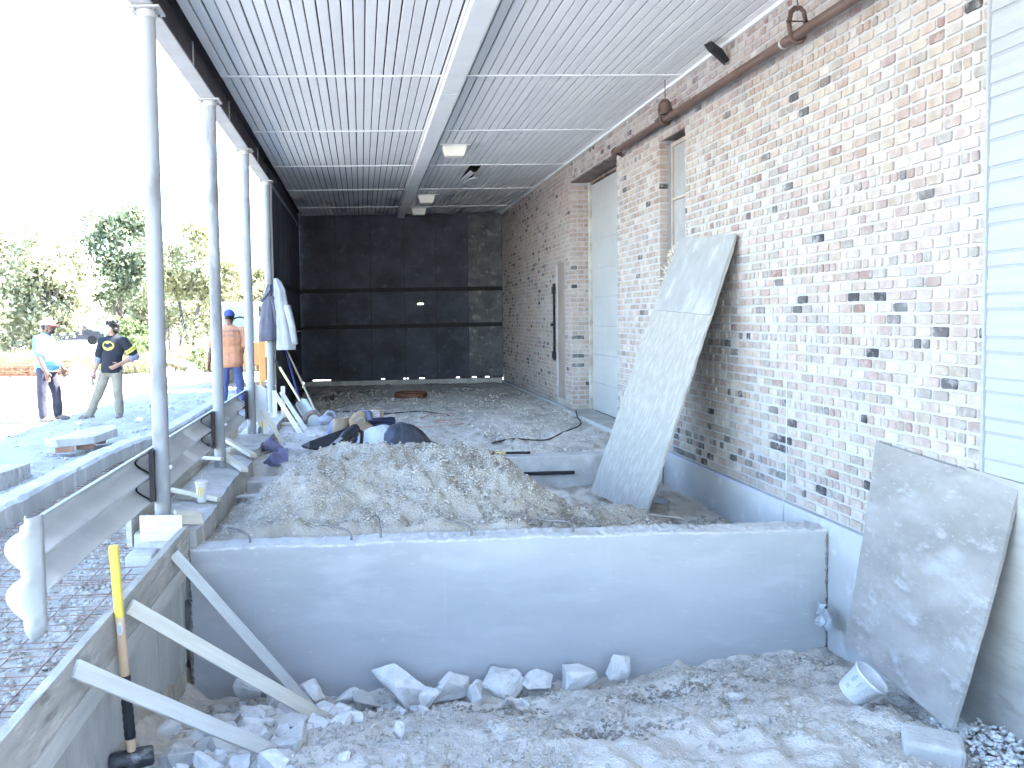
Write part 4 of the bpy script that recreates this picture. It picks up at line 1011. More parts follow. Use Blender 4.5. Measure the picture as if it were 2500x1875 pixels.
defm('cloth_grey', (.125, .125, .155), (.085, .085, .11), 6, .95, .3, 90)
defm('cloth_pale', (.36, .36, .375), (.28, .28, .30), 6, .95, .3, 90)
jk = thing('jacket', 'dark grey jacket hung on the last column', 'jacket', (-1.36, 11.85, 1.6))
loft('jacket_body', [(-1.40, 11.87, 1.19, .11, .06), (-1.39, 11.86, 1.26, .14, .075), (-1.37, 11.86, 1.5, .125, .07), (-1.36, 11.87, 1.75, .095, .06), (-1.35, 11.88, 1.9, .06, .05), (-1.34, 11.90, 2.03, .03, .03)], MAT['cloth_grey'], jk, 32, .022, 5, 1)
loft('sleeve', [(-1.25, 11.86, 1.42, .05, .045), (-1.26, 11.85, 1.6, .055, .05), (-1.31, 11.86, 1.85, .05, .05)], MAT['cloth_grey'], jk, 16, .012, 4, 2)
mb = MB(); mb.add([(-1.49, 11.83, 1.79), (-1.36, 11.80, 1.93), (-1.33, 11.83, 1.98), (-1.45, 11.86, 1.76)], [(0, 1, 2, 3)]); o = adopt(mb.build('collar', MAT['cloth_grey']), jk); so = o.modifiers.new('s', 'SOLIDIFY'); so.thickness = .02
jk2 = thing('jacket', 'pale grey work coat hung behind the dark jacket', 'jacket', (-1.15, 11.85, 1.5))
loft('coat_body', [(-1.12, 11.84, 1.06, .135, .07), (-1.12, 11.84, 1.14, .14, .075), (-1.14, 11.84, 1.4, .12, .07), (-1.18, 11.85, 1.7, .105, .06), (-1.20, 11.87, 1.95, .085, .05), (-1.23, 11.89, 2.07, .05, .04), (-1.26, 11.9, 2.12, .015, .02)], MAT['cloth_pale'], jk2, 32, .018, 6, 3)
loft('coat_sleeve', [(-.985, 11.80, 1.14, .045, .04), (-1.02, 11.80, 1.4, .05, .045), (-1.09, 11.82, 1.72, .05, .05)], MAT['cloth_pale'], jk2, 16, .012, 4, 5)
defm('blue_paint', (.07, .08, .28), (.05, .06, .2), 5, .5, .05)
defm('steel_grey', (.40, .43, .44), (.30, .32, .33), 6, .45, .15, 40, metal=.4)
defm('handle_pale', (.68, .62, .50), (.6, .54, .42), 6, .7, .1)
def pole(name, label, p0, p1, r, mt, cat, blade=None, group=None):
    t = thing(name, label, cat, p1, group); mb = MB(); mb.tube([p0, p1], r, 10); adopt(mb.build('handle', mt), t)
    if blade:
        p0, p1 = Vector(p0), Vector(p1); d = (p1-p0).normalized(); m_, L = frame(p1-d*.02, p1+d*blade[0], (0.25, -1, .2)); vs = []; fs = []; nu, nv = 8, 8
        for i in range(nu+1):
            for j in range(nv+1):
                u, v = i/nu, j/nv*2-1; wd = blade[1]*min(1, .35+u*5)*(1-max(0, u-.7)**2*3.5); vs.append(m_ @ Vector((L*u, v*wd, .03*v*v+.015*u)))
        for i in range(nu):
            for j in range(nv): a = i*(nv+1)+j; fs.append((a, a+nv+1, a+nv+2, a+1))
        mb = MB(); mb.add(vs, fs, True); o = mb.build('blade', MAT['steel_grey']); so = o.modifiers.new('s', 'SOLIDIFY'); so.thickness = .006; adopt(o, t)
    return t
pole('rake', 'long pale handled rake leaning on the dark side wall', (-1.26, 12.9, 1.12), (-.69, 12.02, .04), .016, MAT['handle_pale'], 'rake')
o = pole('shovel', 'yellow handled shovel leaning on the last column', (-1.27, 11.98, .86), (-.925, 11.76, .30), .018, MAT['handle_pale'], 'shovel', (.30, .095))
mb = MB(); mb.tube([(-1.235, 11.96, .79), (-1.03, 11.83, .47)], .0195, 10); adopt(mb.build('yellow_sleeve', MAT['yellow']), o)
mb = MB(); mb.tube([(-1.29, 11.99, .90), (-1.235, 11.955, .80)], .024, 8); adopt(mb.build('grip', MAT['black']), o)
pole('shovel', 'blue handled tool leaning between the shovel and the rake', (-1.25, 12.4, 1.3), (-.93, 12.15, .12), .017, MAT['blue_paint'], 'shovel')
pole('spade', 'slim pale tool with yellow grip standing behind the guardrail end', (-1.27, 9.98, .76), (-1.255, 9.86, .18), .014, MAT['yellow'], 'spade', (.22, .05))
stk = [((-1.24, 9.86, .40), (-1.00, 9.80, -.02), 'pale stake brace nearest the guardrail end'), ((-1.27, 11.55, .44), (-.83, 10.50, -.01), 'long white stake slanting down from the last column'), ((-1.22, 11.95, .42), (-.80, 10.95, -.01), 'second slanting white stake by the last column'),
       ((-1.29, 9.95, .36), (-1.28, 9.93, .0), 'upright white stake at the ledge end'), ((-1.23, 9.93, .37), (-1.18, 9.70, -.03), 'leaning white stake at the ledge end'), ((-1.26, 11.4, .50), (-1.26, 11.4, -.05), 'upright post of the stake cluster below the jackets'), ((-1.15, 11.5, .55), (-1.15, 11.48, -.05), 'taller upright post of the stake cluster below the jackets')]
for a, b, l in stk: bd('stake', l, a, b, .06, .03, MAT['lumber_pale'], (.2, -1, .3), 'white form stakes by the far columns', 'stake')
bd('plank', 'pale plank lying on the dirt floor left of the tool bags', (-.80, 9.90, .03), (-.40, 9.58, .03), .09, .03, MAT['lumber_dusty'])
bd('plank', 'long board along the floor behind the slanting stakes', (-1.2, 11.25, .04), (-.85, 11.2, .04), .09, .04, MAT['lumber'])
bd('plank', 'short board lying at the left foot of the dirt heap', (-1.10, 6.95, -.03), (-.80, 6.75, .02), .07, .02, MAT['lumber_dusty'])
# circular saw
defm('saw_grey', (.30, .30, .36), (.22, .22, .27), 6, .5, .1)
sw_ = thing('circular_saw', 'grey circular saw left on the dirt floor near the shovels', 'saw', (-.62, 11.2, 0))
mb = MB(); mb.tube([(-.62+.12*math.cos(a)-.08, 11.2, .06+.14*math.sin(a)) for a in np.linspace(.1, math.pi+.2, 14)], .022, 8, flat=1.5); adopt(mb.build('blade_guard', MAT['lintel']), sw_)
mb = MB(); mb.tube([(-.70, 11.205, .07), (-.70, 11.195, .07)], .095, 20); adopt(mb.build('saw_blade', MAT['steel_grey']), sw_)
mb = MB(); mb.ell((-.52, 11.17, .09), (.12, .08, .075)); adopt(mb.build('motor', MAT['saw_grey']), sw_)
mb = MB(); mb.tube([(-.56, 11.17, .14), (-.50, 11.17, .21), (-.42, 11.17, .20), (-.38, 11.17, .12), (-.40, 11.17, .07)], .02, 8); adopt(mb.build('saw_handle', MAT['saw_grey']), sw_)
mb = MB(); mb.box(-.80, -.36, 11.1, 11.26, .005, .018); adopt(mb.build('base_plate', MAT['steel_grey']), sw_)
# bags
defm('canvas_tan', (.34, .26, .175), (.27, .20, .13), 8, .9, .3, 60); defm('canvas_blue', (.20, .21, .32), (.15, .16, .25), 8, .9, .3, 60); defm('leather', (.35, .25, .16), (.27, .19, .12), 7, .7, .3, 50)
bg_ = thing('tool_pouch', 'open canvas tool pouch with blue sides on the floor', 'tool bag', (-.32, 10.3, 0))
loft('pouch_body', [(-.34, 10.3, .0, .13, .09), (-.33, 10.3, .1, .15, .10), (-.31, 10.3, .17, .13, .09), (-.29, 10.31, .21, .11, .08)], MAT['canvas_blue'], bg_, 24, .02, 3, 1, False)
loft('pouch_lining', [(-.33, 10.27, .03, .10, .08), (-.31, 10.25, .12, .10, .08), (-.29, 10.27, .225, .10, .075)], MAT['canvas_tan'], bg_, 24, .015, 3, 2, False)
bg2 = thing('tool_pouch', 'tan leather tool pouch beside the blue sided one', 'tool bag', (-.08, 10.2, 0))
loft('pouch_body', [(-.02, 10.2, .0, .14, .10), (-.03, 10.2, .12, .16, .10), (-.08, 10.2, .20, .12, .08), (-.05, 10.2, .28, .08, .06), (-.02, 10.2, .32, .05, .04)], MAT['leather'], bg2, 24, .02, 4, 4)
mb = MB(); mb.tube([(-.10, 10.09, .20), (-.04, 10.08, .25), (.02, 10.09, .22), (.0, 10.08, .18)], .007, 6); adopt(mb.build('buckle', MAT['steel_grey']), bg2)
loft('flap', [(.06, 10.22, .20, .06, .05), (.05, 10.22, .29, .06, .05), (.02, 10.22, .33, .045, .04)], MAT['canvas_blue'], bg2, 18, .012, 4, 6)
cs = thing('tool_case', 'dark navy flat tool case on the floor behind the tarp', 'case', (.22, 10.6, 0)); defm('navy', (.03, .035, .075), (.02, .024, .05), 6, .5, .1)
mb = MB(); mb.box(.0, .42, 10.45, 10.75, .0, .13); adopt(mb.build('case_body', MAT['navy'], bevel=.015), cs)
mb = MB(); mb.box(-.005, .425, 10.44, 10.76, .132, .16); adopt(mb.build('case_lid', MAT['navy'], bevel=.012), cs)
bx_ = thing('cord_box', 'tan box with a coiled white cord behind the tool pouches', 'box', (.15, 11.2, 0))
mb = MB(); mb.box(.02, .28, 11.1, 11.35, .0, .22); adopt(mb.build('carton', MAT['canvas_tan'], bevel=.008), bx_)
mb = MB(); mb.tube([(.15+.07*math.cos(a)+.01*math.sin(3*a), 11.08, .12+.045*math.sin(a)+.004*a) for a in np.linspace(0, 18, 60)], .006, 5); adopt(mb.build('coiled_cord', MAT['white_plastic']), bx_)
# black rotary hammer on its bag
rh = thing('rotary_hammer', 'black power tool and its bag lying over the top of the dirt heap', 'power tool', (-.35, 9.2, .1)); defm('black_rubber', (.035, .036, .042), (.022, .023, .028), 8, .45, .15)
a, b = Vector((-.42, 8.6, .05)), Vector((-.10, 9.4, .20))
mb = MB(); mb.tube([a, a+(b-a)*.2, a+(b-a)*.25, a+(b-a)*.6, a+(b-a)*.65, b], [.03, .035, .045, .045, .065, .06], 12); adopt(mb.build('tool_body', MAT['black_rubber']), rh)
mb = MB(); mb.tube([a+Vector((-.04, -.1, -.02)), a], [.04, .03], 10); adopt(mb.build('chuck', MAT['iron']), rh)
mb = MB(); mb.tube([b, b+Vector((.08, -.02, -.04)), b+Vector((.07, -.1, -.16)), b+Vector((-.02, -.12, -.2))], .024, 8); adopt(mb.build('tool_handle', MAT['black_rubber']), rh)
mb = MB(); c = a+(b-a)*.45+Vector((-.01, -.075, .03)); mm, _ = frame(c-(b-a).normalized()*.09, c+(b-a).normalized()*.09, (0, -1, .5)); mb.box(0, .18, -.018, .018, -.002, .004, mm); adopt(mb.build('rating_label', MAT['print_grey']), rh)
mb = MB(); mb.add([(-.72, 9.15, .06), (-.62, 9.05, .04), (-.30, 9.2, .02), (-.05, 9.6, .04), (-.10, 9.75, .20), (-.35, 9.5, .15), (-.62, 9.2, .10)], [(0, 1, 6), (1, 2, 6), (2, 5, 6), (2, 3, 5), (3, 4, 5)]); o = adopt(mb.build('tool_bag', MAT['black_rubber']), rh); so = o.modifiers.new('s', 'SOLIDIFY'); so.thickness = .03
# tarp covered heap
defm('tarp_dark', (.075, .08, .10), (.05, .053, .07), 5, .35, .4, 12, stretch=(3, 3, 1)); defm('tarp_white', (.58, .60, .64), (.48, .50, .55), 5, .35, .4, 14)
tp = thing('tarp_heap', 'heap covered with dark and clear plastic sheet behind the dirt heap', 'tarp', (.38, 9.6, 0))
def tarp(name, cx, cy, rx, ry, h, mt, seed):
    vs = []; fs = []; nu, nv = 40, 14
    for i in range(nv+1):
        r = i/nv
        for k in range(nu):
            a = 2*math.pi*k/nu; z = h*(1-r**2.2)+.018*mnoise.noise(Vector((math.cos(a)*r*3+seed, math.sin(a)*r*3, r*2)))*(1-r*.5)+.012*r*math.sin(13*a+seed)
            rr = r*(1+.06*math.sin(3*a+seed)+.03*math.sin(9*a)); vs.append((cx+rx*rr*math.cos(a), cy+ry*rr*math.sin(a), max(z, -.02)))
    for i in range(nv):
        for k in range(nu): p, q = i*nu+k, i*nu+(k+1) % nu; fs.append((p, p+nu, q+nu, q))
    mb = MB(); mb.add(vs, fs, True); return adopt(mb.build(name, mt), tp)
tarp('dark_tarp', .45, 9.55, .34, .32, .235, MAT['tarp_dark'], 2); tarp('clear_tarp', .22, 9.62, .34, .34, .20, MAT['tarp_white'], 5)
def cord(name, label, pts, r, mt, cat='cord'):
    P = [Vector(p) for p in pts]; out = []
    for i in range(len(P)-1):
        p0, p1, p2, p3 = P[max(i-1, 0)], P[i], P[i+1], P[min(i+2, len(P)-1)]
        for k in range(6):
            t = k/6; out.append(.5*((2*p1)+(p2-p0)*t+(2*p0-5*p1+4*p2-p3)*t*t+(3*p1-p0-3*p2+p3)*t**3))
    out.append(P[-1]); mb = MB(); mb.tube(out, r, 6); return tag(mb.build(name, mt), label, cat)
cord('power_cord', 'black cord trailing from the tarp covered heap', [(.72, 9.35, .06), (.85, 9.2, .03), (.98, 9.0, .02), (1.1, 8.9, .01)], .008, MAT['black'])
cord('power_cord', 'black cable running from the garage door across the dirt floor', [(3.14, 11.6, .09), (3.05, 11.2, .05), (2.93, 10.6, .015), (2.5, 9.9, .015), (2.15, 9.35, .015), (1.8, 9.5, .015), (1.5, 9.25, .01)], .009, MAT['black'])
defm('orange_cord', (.42, .21, .15), (.36, .18, .13), 6, .5, .05)
random.seed(61)
cord('extension_cord', 'orange extension cord looping over the middle of the dirt floor', [(.5, 12.1, .012), (.8, 11.7, .012), (1.1, 12.2, .012), (1.5, 11.6, .012), (1.0, 11.3, .012), (1.4, 11.0, .012), (.9, 10.8, .012), (.55, 10.6, .012)], .006, MAT['orange_cord'])
cord('extension_cord', 'dark thin cord lying toward the end wall', [(-.6, 12.9, .01), (-.1, 12.8, .01), (.3, 12.4, .01), (.9, 12.6, .01), (1.3, 12.0, .01)], .008, MAT['black'])
t = thing('pry_bar', 'yellow and black handled bar lying on the low cross footing', 'pry bar', (1.5, 8.35, .03))
mb = MB(); mb.tube([(1.38, 8.36, .045), (1.50, 8.355, .045)], .016, 8); adopt(mb.build('yellow_end', MAT['yellow']), t)
mb = MB(); mb.tube([(1.50, 8.355, .045), (1.76, 8.34, .045)], .014, 8); adopt(mb.build('black_shaft', MAT['black']), t)
mb = MB(); mb.tube([(2.62, 7.05, -.20), (2.72, 6.98, -.20)], .028, 12); o = mb.build('pipe_stub', MAT['steel_grey']); tag(o, 'shiny pipe stub poking out behind the tall strand board', 'pipe')
# crushed pails
defm('purple', (.23, .225, .36), (.17, .165, .28), 6, .6, .1, 30)
for i, (c, e, l) in enumerate((((-1.02, 9.05, .06), (-.5, -1.0, .2), 'upper of the two purple pails lying by the footing ledge'), ((-.98, 8.42, .0), (.7, .75, .4), 'lower crushed purple pail nearer the dirt heap'))):
    t = thing('pail', l, 'pail', c, 'purple pails by the footing'); m = Matrix.Translation(c) @ Euler(e).to_matrix().to_4x4()
    mb = MB(); m = m @ Matrix.Scale(.66, 4); mb.lathe([(.0, -.14), (.085, -.14), (.115, .12), (.122, .122), (.122, .14), (.112, .14), (.08, -.12), (0, -.12)], 28, m); adopt(mb.build('pail_shell', MAT['purple']), t)
    mb = MB(); mb.lathe([(.124, .095), (.128, .10), (.128, .108), (.124, .112)], 28, m); adopt(mb.build('pail_rim', MAT['purple']), t)
mb = MB(); vs = []; fs = []; n = 14
for i in range(n+1):
    for k in range(9): a = -.9+1.8*k/8; vs.append((-.86+.07*math.sin(a)*(1+.12*math.sin(k*2.2)), 8.52-.06*math.cos(a)-.02*math.sin(k*3), -.06+.20*i/n))
for i in range(n):
    for k in range(8): a = i*9+k; fs.append((a, a+1, a+10, a+9))
mb.add(vs, fs, True); o = mb.build('plastic_sheet', MAT['purple']); so = o.modifiers.new('s', 'SOLIDIFY'); so.thickness = .006; tag(o, 'folded purple plastic sheet standing beside the lower pail', 'plastic sheet')
rock('concrete_lump', 'broken concrete lump at the left foot of the dirt heap', (-1.02, 5.95, -.05), (.075, .06, .055), (.1, .2, .4), ROCKS[3], mt=MAT['concrete_old'], cat='stone')
# floor ring at the back
t = thing('drain_ring', 'dark rusty ring lying on the floor near the end wall', 'ring', (.9, 15, 0))
mb = MB(); mb.lathe([(.29, 0), (.31, .02), (.31, .09), (.28, .10), (.24, .09), (.24, 0)], 36, Matrix.Translation((.9, 15.0, 0))); adopt(mb.build('ring', MAT['rust']), t)
# ------------------------------------------------------------------ yard: rubble, rebar, machine, car
t = thing('slab_stack', 'broken concrete slab resting on old bricks beside the kerb', 'slab', (-3.5, 9.8, 0))
random.seed(71)
mb = MB(); vs = []; top = [(-3.73, 9.42), (-3.56, 9.36), (-3.22, 9.62), (-3.12, 10.2), (-3.28, 10.62), (-3.50, 10.3)]; n = len(top)
vs = [(x, y, .165+random.uniform(-.01, .01)) for x, y in top]+[(x*.995-.01, y+.02, .075+random.uniform(-.015, .015)) for x, y in top]
mb.add(vs, [tuple(range(n))]+[tuple(reversed(range(n, 2*n)))]+[(i, n+i, n+(i+1) % n, (i+1) % n) for i in range(n)]); adopt(mb.build('slab', MAT['concrete_old'], bevel=.01), t)
defm('old_brick', (.36, .20, .13), (.25, .14, .10), 8, .9, .4, 50)
for (x, y, a) in ((-3.52, 9.5, .3), (-3.36, 9.72, .5), (-3.34, 10.1, .2)):
    mb = MB(); mb.box(-.10, .10, -.05, .05, -.035, .035); o = mb.build('brick', MAT['old_brick'], t, bevel=.005); o.location = (x+3.5, y-9.8, .032); o.rotation_euler = (0, 0, a)
o = tag(pbox('timber_block', MAT['form_old'], [(-4.0, 7.2, -.1), (-3.40, 7.55, -.1), (-3.34, 8.1, -.1), (-4.0, 8.0, -.1), (-4.0, 7.2, .12), (-3.40, 7.55, .12), (-3.34, 8.1, .12), (-4.0, 8.0, .12)]), 'dark weathered timber block at the left edge beyond the kerb', 'timber')
random.seed(72)
def yrock(x, y, s, l, g=None, mt=None, dz=0): return rock('yard_rubble', l, (x, y, gz(x, y)+s*.3+dz), s, group=g, mt=mt, cat='rubble')
for k in range(12): yrock(random.uniform(-5.5, -4.3), random.uniform(20.8, 22.2), random.uniform(.15, .32), 'pale broken concrete piece in the rubble heap seen between the first two columns', 'rubble heap between the columns', dz=random.uniform(0, .15))
rock('yard_slab', 'long flat broken slab at the base of the rubble heap between the columns', (-4.85, 20.7, .08), (.62, .35, .16), (.05, .05, .1), ROCKS[1], cat='slab')
rock('yard_slab', 'tilted slab on top of the rubble heap between the columns', (-4.95, 21.3, .42), (.55, .3, .14), (.1, .15, .3), ROCKS[5], cat='slab')
for k in range(14): yrock(random.uniform(-9.3, -7.4), random.uniform(22.5, 24.5), random.uniform(.12, .3), 'sunlit stone in the debris heap behind the two talking men', 'debris heap behind the men', dz=random.uniform(0, .2))
for k, (x, y, s) in enumerate(((-8.6, 23.2, .34), (-8.1, 22.9, .30), (-8.7, 22.7, .22))): rock('rusty_scrap', ['rusty round scrap lump on top of the debris heap', 'rusty bent scrap piece low in the debris heap', 'small dark scrap at the left foot of the debris heap'][k], (x, y, [.62, .25, .15][k]), s, mt=MAT['rust'], cat='scrap')
for k in range(26):
    x, y = random.uniform(-7.5, -3.2), random.uniform(10.5, 15.0)
    yrock(x, y, random.uniform(.03, .075), 'small clod on the yard dirt near the men', 'clods near the men', MAT['clod'] if False else None)
# rebar mats
t = thing('rebar_stack', 'stack of rusty rebar mats on the ground at the left edge', 'rebar', (-10.5, 24, 0))
mb = MB(); random.seed(73)
for lv in range(3):
    z = .05+lv*.14
    for k in range(14): x = -12.2+k*.27; mb.tube([(x, 23.0, z), (x+.05, 25.2, z+random.uniform(-.02, .02))], .009, 4, cap=False)
    for k in range(10): y = 23.0+k*.24; mb.tube([(-12.3, y, z+.01), (-8.5, y, z+random.uniform(-.02, .03))], .009, 4, cap=False)
for k in range(16): x = -12.2+k*.25; mb.tube([(x, 23.0, .0), (x, 23.0, .40)], .009, 4, cap=False)
adopt(mb.build('bars', MAT['rust']), t)
# loader machine behind the orange shirt
defm('machine_orange', (.62, .26, .09), (.55, .22, .07), 4, .45, .05); defm('tyre', (.30, .29, .28), (.2, .195, .19), 6, .9, .4, 40); defm('cab_glass', (.16, .30, .30), (.12, .24, .24), 3, .1, 0, spec=.6)
t = thing('loader', 'orange loader with green tinted cab parked behind the man in orange', 'loader', (-2.6, 18.9, 0))
mb = MB(); mb.box(-3.25, -1.9, 18.6, 20.2, .45, 1.0); adopt(mb.build('chassis', MAT['machine_orange'], bevel=.04), t)
mb = MB()
for (x, y) in ((-3.2, 18.6), (-2.42, 18.6), (-3.2, 19.8), (-2.42, 19.8)): mb.box(x-.035, x+.035, y-.035, y+.035, 1.0, 1.86)
mb.box(-3.28, -2.34, 18.5, 19.9, 1.86, 1.93); adopt(mb.build('cab_frame', MAT['white_plastic'], bevel=.01), t)
mb = MB(); mb.box(-3.16, -2.46, 18.59, 18.61, 1.02, 1.85); adopt(mb.build('windscreen', MAT['cab_glass']), t)
mb = MB(); mb.tube([(-2.81+.2*math.cos(a), 18.57, 1.42+.17*math.sin(a)) for a in np.linspace(0, 6.28, 24)], .018, 6); adopt(mb.build('steering_ring', MAT['black']), t)
mb = MB(); mb.box(-2.36, -2.20, 18.3, 18.5, .12, 1.50); adopt(mb.build('lift_mast', MAT['machine_orange'], bevel=.015), t)
for (x, y) in ((-2.02, 18.55), (-3.3, 18.75), (-2.02, 19.9), (-3.3, 19.9)):
    wv = empty('wheel', (x, y, .40)); adopt(wv, t); mb = MB(); m = Matrix.Rotation(math.pi/2, 4, 'Y')
    mb.lathe([(.20, -.13), (.36, -.14), (.40, -.10), (.40, .10), (.36, .14), (.20, .13)], 30, m)
    for k in range(18):
        a = k*2*math.pi/18
        for s in (-1, 1): mb.box(.395, .425, -.025, .025, s*.07-.06, s*.07+.06, m @ Matrix.Rotation(a+s*.09, 4, 'Z'))
    ty = mb.build('tyre', MAT['tyre'], wv)
    mb = MB(); mb.lathe([(0, -.08), (.19, -.10), (.20, -.13), (.20, .13), (.19, .1), (0, .08)], 20, m); mb.build('rim', MAT['machine_orange'], wv)
# far parked car
defm('car_dark', (.03, .035, .06), (.025, .03, .05), 3, .3, 0, spec=.6); defm('car_glass', (.05, .06, .07), (.04, .05, .06), 3, .08, 0, spec=.7)
t = thing('parked_car', 'dark car parked far off beyond the dry grass', 'car', (-20.4, 58, 0))
prof = [(-2.2, .35), (-2.25, .75), (-1.9, .95), (-1.0, 1.0), (-.35, 1.42), (.75, 1.45), (1.5, 1.0), (2.1, .95), (2.25, .7), (2.2, .35)]
mb = MB(); n = len(prof); vs = [(-20.4+x, 57.2, z) for x, z in prof]+[(-20.4+x, 58.9, z) for x, z in prof]
mb.add(vs, [tuple(range(n)), tuple(reversed(range(n, 2*n)))]+[(i, n+i, n+(i+1) % n, (i+1) % n) for i in range(n)]); adopt(mb.build('body', MAT['car_dark'], bevel=.06), t)
mb = MB(); mb.add([(-20.4+x, 57.18, z) for x, z in ((-.85, 1.03), (-.3, 1.36), (.15, 1.38), (.15, 1.03))], [(0, 1, 2, 3)]); mb.add([(-20.4+x, 57.18, z) for x, z in ((.22, 1.03), (.22, 1.38), (.7, 1.38), (1.3, 1.03))], [(0, 1, 2, 3)]); adopt(mb.build('side_window', MAT['car_glass']), t)
for x in (-1.4, 1.4):
    mb = MB(); mb.tube([(-20.4+x, 57.15, .33), (-20.4+x, 57.4, .33)], .33, 20); adopt(mb.build('wheel', MAT['black']), t)
bd('fence_post', 'thin dark post standing in the dry grass left of the second column', (-6.2, 26, 0), (-6.2, 26, 1.35), .05, .05, MAT['web_brown'], (0, 1, 0), cat='post')
bd('survey_stake', 'short wooden survey stake left of the man in blue', (-7.0, 17.5, -.05), (-7.0, 17.5, .45), .04, .04, MAT['lumber'], (0, 1, 0), cat='stake')

# ------------------------------------------------------------------ trees and weeds
def leafmat(name, c, tr=.45):
    m = bpy.data.materials.new(name); m.use_nodes = True; T = m.node_tree; N = T.nodes; N.clear(); L = T.links
    at = N.new('ShaderNodeAttribute'); at.attribute_name = 'tint'; mx = N.new('ShaderNodeMix'); mx.data_type = 'RGBA'; mx.blend_type = 'MULTIPLY'; mx.inputs[0].default_value = 1; mx.inputs[7].default_value = (*c, 1); L.new(at.outputs['Color'], mx.inputs[6])
    d = N.new('ShaderNodeBsdfDiffuse'); t = N.new('ShaderNodeBsdfTranslucent'); s = N.new('ShaderNodeMixShader'); s.inputs[0].default_value = tr
    L.new(mx.outputs[2], d.inputs[0]); L.new(mx.outputs[2], t.inputs[0]); L.new(d.outputs[0], s.inputs[1]); L.new(t.outputs[0], s.inputs[2])
    o = N.new('ShaderNodeOutputMaterial'); L.new(s.outputs[0], o.inputs[0]); return m
LM = {'green': leafmat('leaf_green', (.20, .25, .12)), 'yellow': leafmat('leaf_yellow', (.35, .345, .205)), 'pale': leafmat('leaf_pale', (.37, .38, .255)), 'grass': leafmat('dry_grass', (.24, .23, .145), .3), 'willow': leafmat('leaf_willow', (.225, .255, .165))}  # tree leaf colours paled to stand in for haze and glare
defm('bark', (.16, .135, .12), (.09, .075, .065), 6, .95, .5, 30)
def leaf_cloud(name, C, T, size, mt, rg, asp=.55, kind=None):
    """C: leaf centres (n,3), T: tint (n,)"""
    n = len(C); u = rg.normal(size=(n, 3)); u /= np.linalg.norm(u, axis=1)[:, None]; a = rg.normal(size=(n, 3)); v = np.cross(u, a); v /= np.linalg.norm(v, axis=1)[:, None]
    s = size*rg.uniform(.6, 1.35, n)[:, None]; P = np.stack([C-u*s, C+v*s*asp, C+u*s, C-v*s*asp], 1)
    me = np_mesh(name, P.reshape(-1, 3), np.arange(n*4).reshape(n, 4), [mt], False)
    at = me.color_attributes.new('tint', 'FLOAT_COLOR', 'POINT'); tt = np.repeat(T, 4); at.data.foreach_set('color', np.stack([tt, tt, tt, np.ones_like(tt)], -1).astype(np.float32).ravel())
    return link(bpy.data.objects.new(name, me))
def tree(name, label, base, H, blobs, mk, nl, seed, lsize=.16, trunks=1, spread=.5, group=None, cat='tree', bare=.4, clumps=60, droop=0):
    """blobs: (dx,dy,z,rx,ry,rz) crown ellipsoids"""
    rg = np.random.default_rng(seed); rr = random.Random(seed); t = thing(name, label, cat, base, group); b = Vector(base)
    cl = []
    for k in range(clumps):
        B = blobs[rr.randrange(len(blobs))]; d = rg.normal(size=3); d /= np.linalg.norm(d); r = rg.uniform(.35, 1.0)**.6*(1 if rg.random() < .8 else rg.uniform(1.0, 1.35))
        cl.append(np.array([base[0]+B[0]+d[0]*B[3]*r, base[1]+B[1]+d[1]*B[4]*r, base[2]+B[2]+d[2]*B[5]*r]))
    mb = MB(); hub = []
    for q in range(trunks):
        ang = rr.uniform(0, 6.28); f = Vector((math.cos(ang)*spread*.4*q, math.sin(ang)*.2, 0)); top = b+f*2+Vector((rr.uniform(-spread, spread), rr.uniform(-.4, .4), H*bare)); mid = (b+f+top)/2+Vector((rr.uniform(-.15, .15), 0, 0))
        r0 = .035*H/math.sqrt(trunks)*.6; mb.tube([b+f+Vector((0, 0, -.3)), b+f, mid, top], [r0*1.25, r0, r0*.8, r0*.65], 8); hub.append((top, r0*.65))
    for k, c in enumerate(cl):
        if k % 2: continue
        h, r = min(hub, key=lambda z: (z[0]-Vector(c)).length); p = Vector(c); m1 = h*.6+p*.4+Vector((rr.uniform(-.3, .3), rr.uniform(-.3, .3), rr.uniform(.0, .4)))
        mb.tube([h-Vector((0, 0, rr.uniform(0, .5))), m1, p], [r*.55, r*.3, r*.08], 5, cap=False)
    adopt(mb.build('trunk', MAT['bark']), t)
    per = nl//clumps; C = []; T = []
    for c in cl:
        s = rg.uniform(.35, .8)*H*.075; n = int(per*rg.uniform(.5, 1.5)); q = rg.normal(size=(n, 3))*np.array([s, s, s*.8])
        if droop: q[:, 2] -= np.abs(rg.normal(size=n))*droop
        C.append(c+q); T.append(np.full(n, rg.uniform(.65, 1.4))*rg.uniform(.8, 1.2, n))
    C = np.concatenate(C); T = np.concatenate(T); C[:, 2] = np.maximum(C[:, 2], base[2]+.05)
    adopt(leaf_cloud('crown', C, T, lsize, LM[mk], rg), t); return t
tree('tree', 'large dark green spreading tree with several stems behind the men', (-12.9, 44, -.1), 9, [(-1.6, 0, 5.6, 1.6, 1.5, 1.6), (.6, 0, 6.1, 2.0, 1.5, 1.8), (1.6, 0, 4.5, 1.3, 1.2, 1.5), (-.6, 0, 4.3, 1.4, 1.2, 1.2), (.3, 0, 7.2, 1.3, 1, .9)], 'willow', 15000, 1, .13, 3, .9, clumps=80, bare=.36, droop=.3)
tree('tree', 'tall pale green tree left of the dark spreading tree', (-14.6, 38, -.1), 7.5, [(0, 0, 4.6, 1.5, 1.2, 1.9), (-.7, 0, 3.0, 1.5, 1.2, 1.6), (.8, 0, 3.2, 1.3, 1.2, 1.6), (-.7, 0, 1.5, 1.1, 1.0, 1.3)], 'pale', 14000, 2, .12, 1, .3, clumps=90, bare=.2)
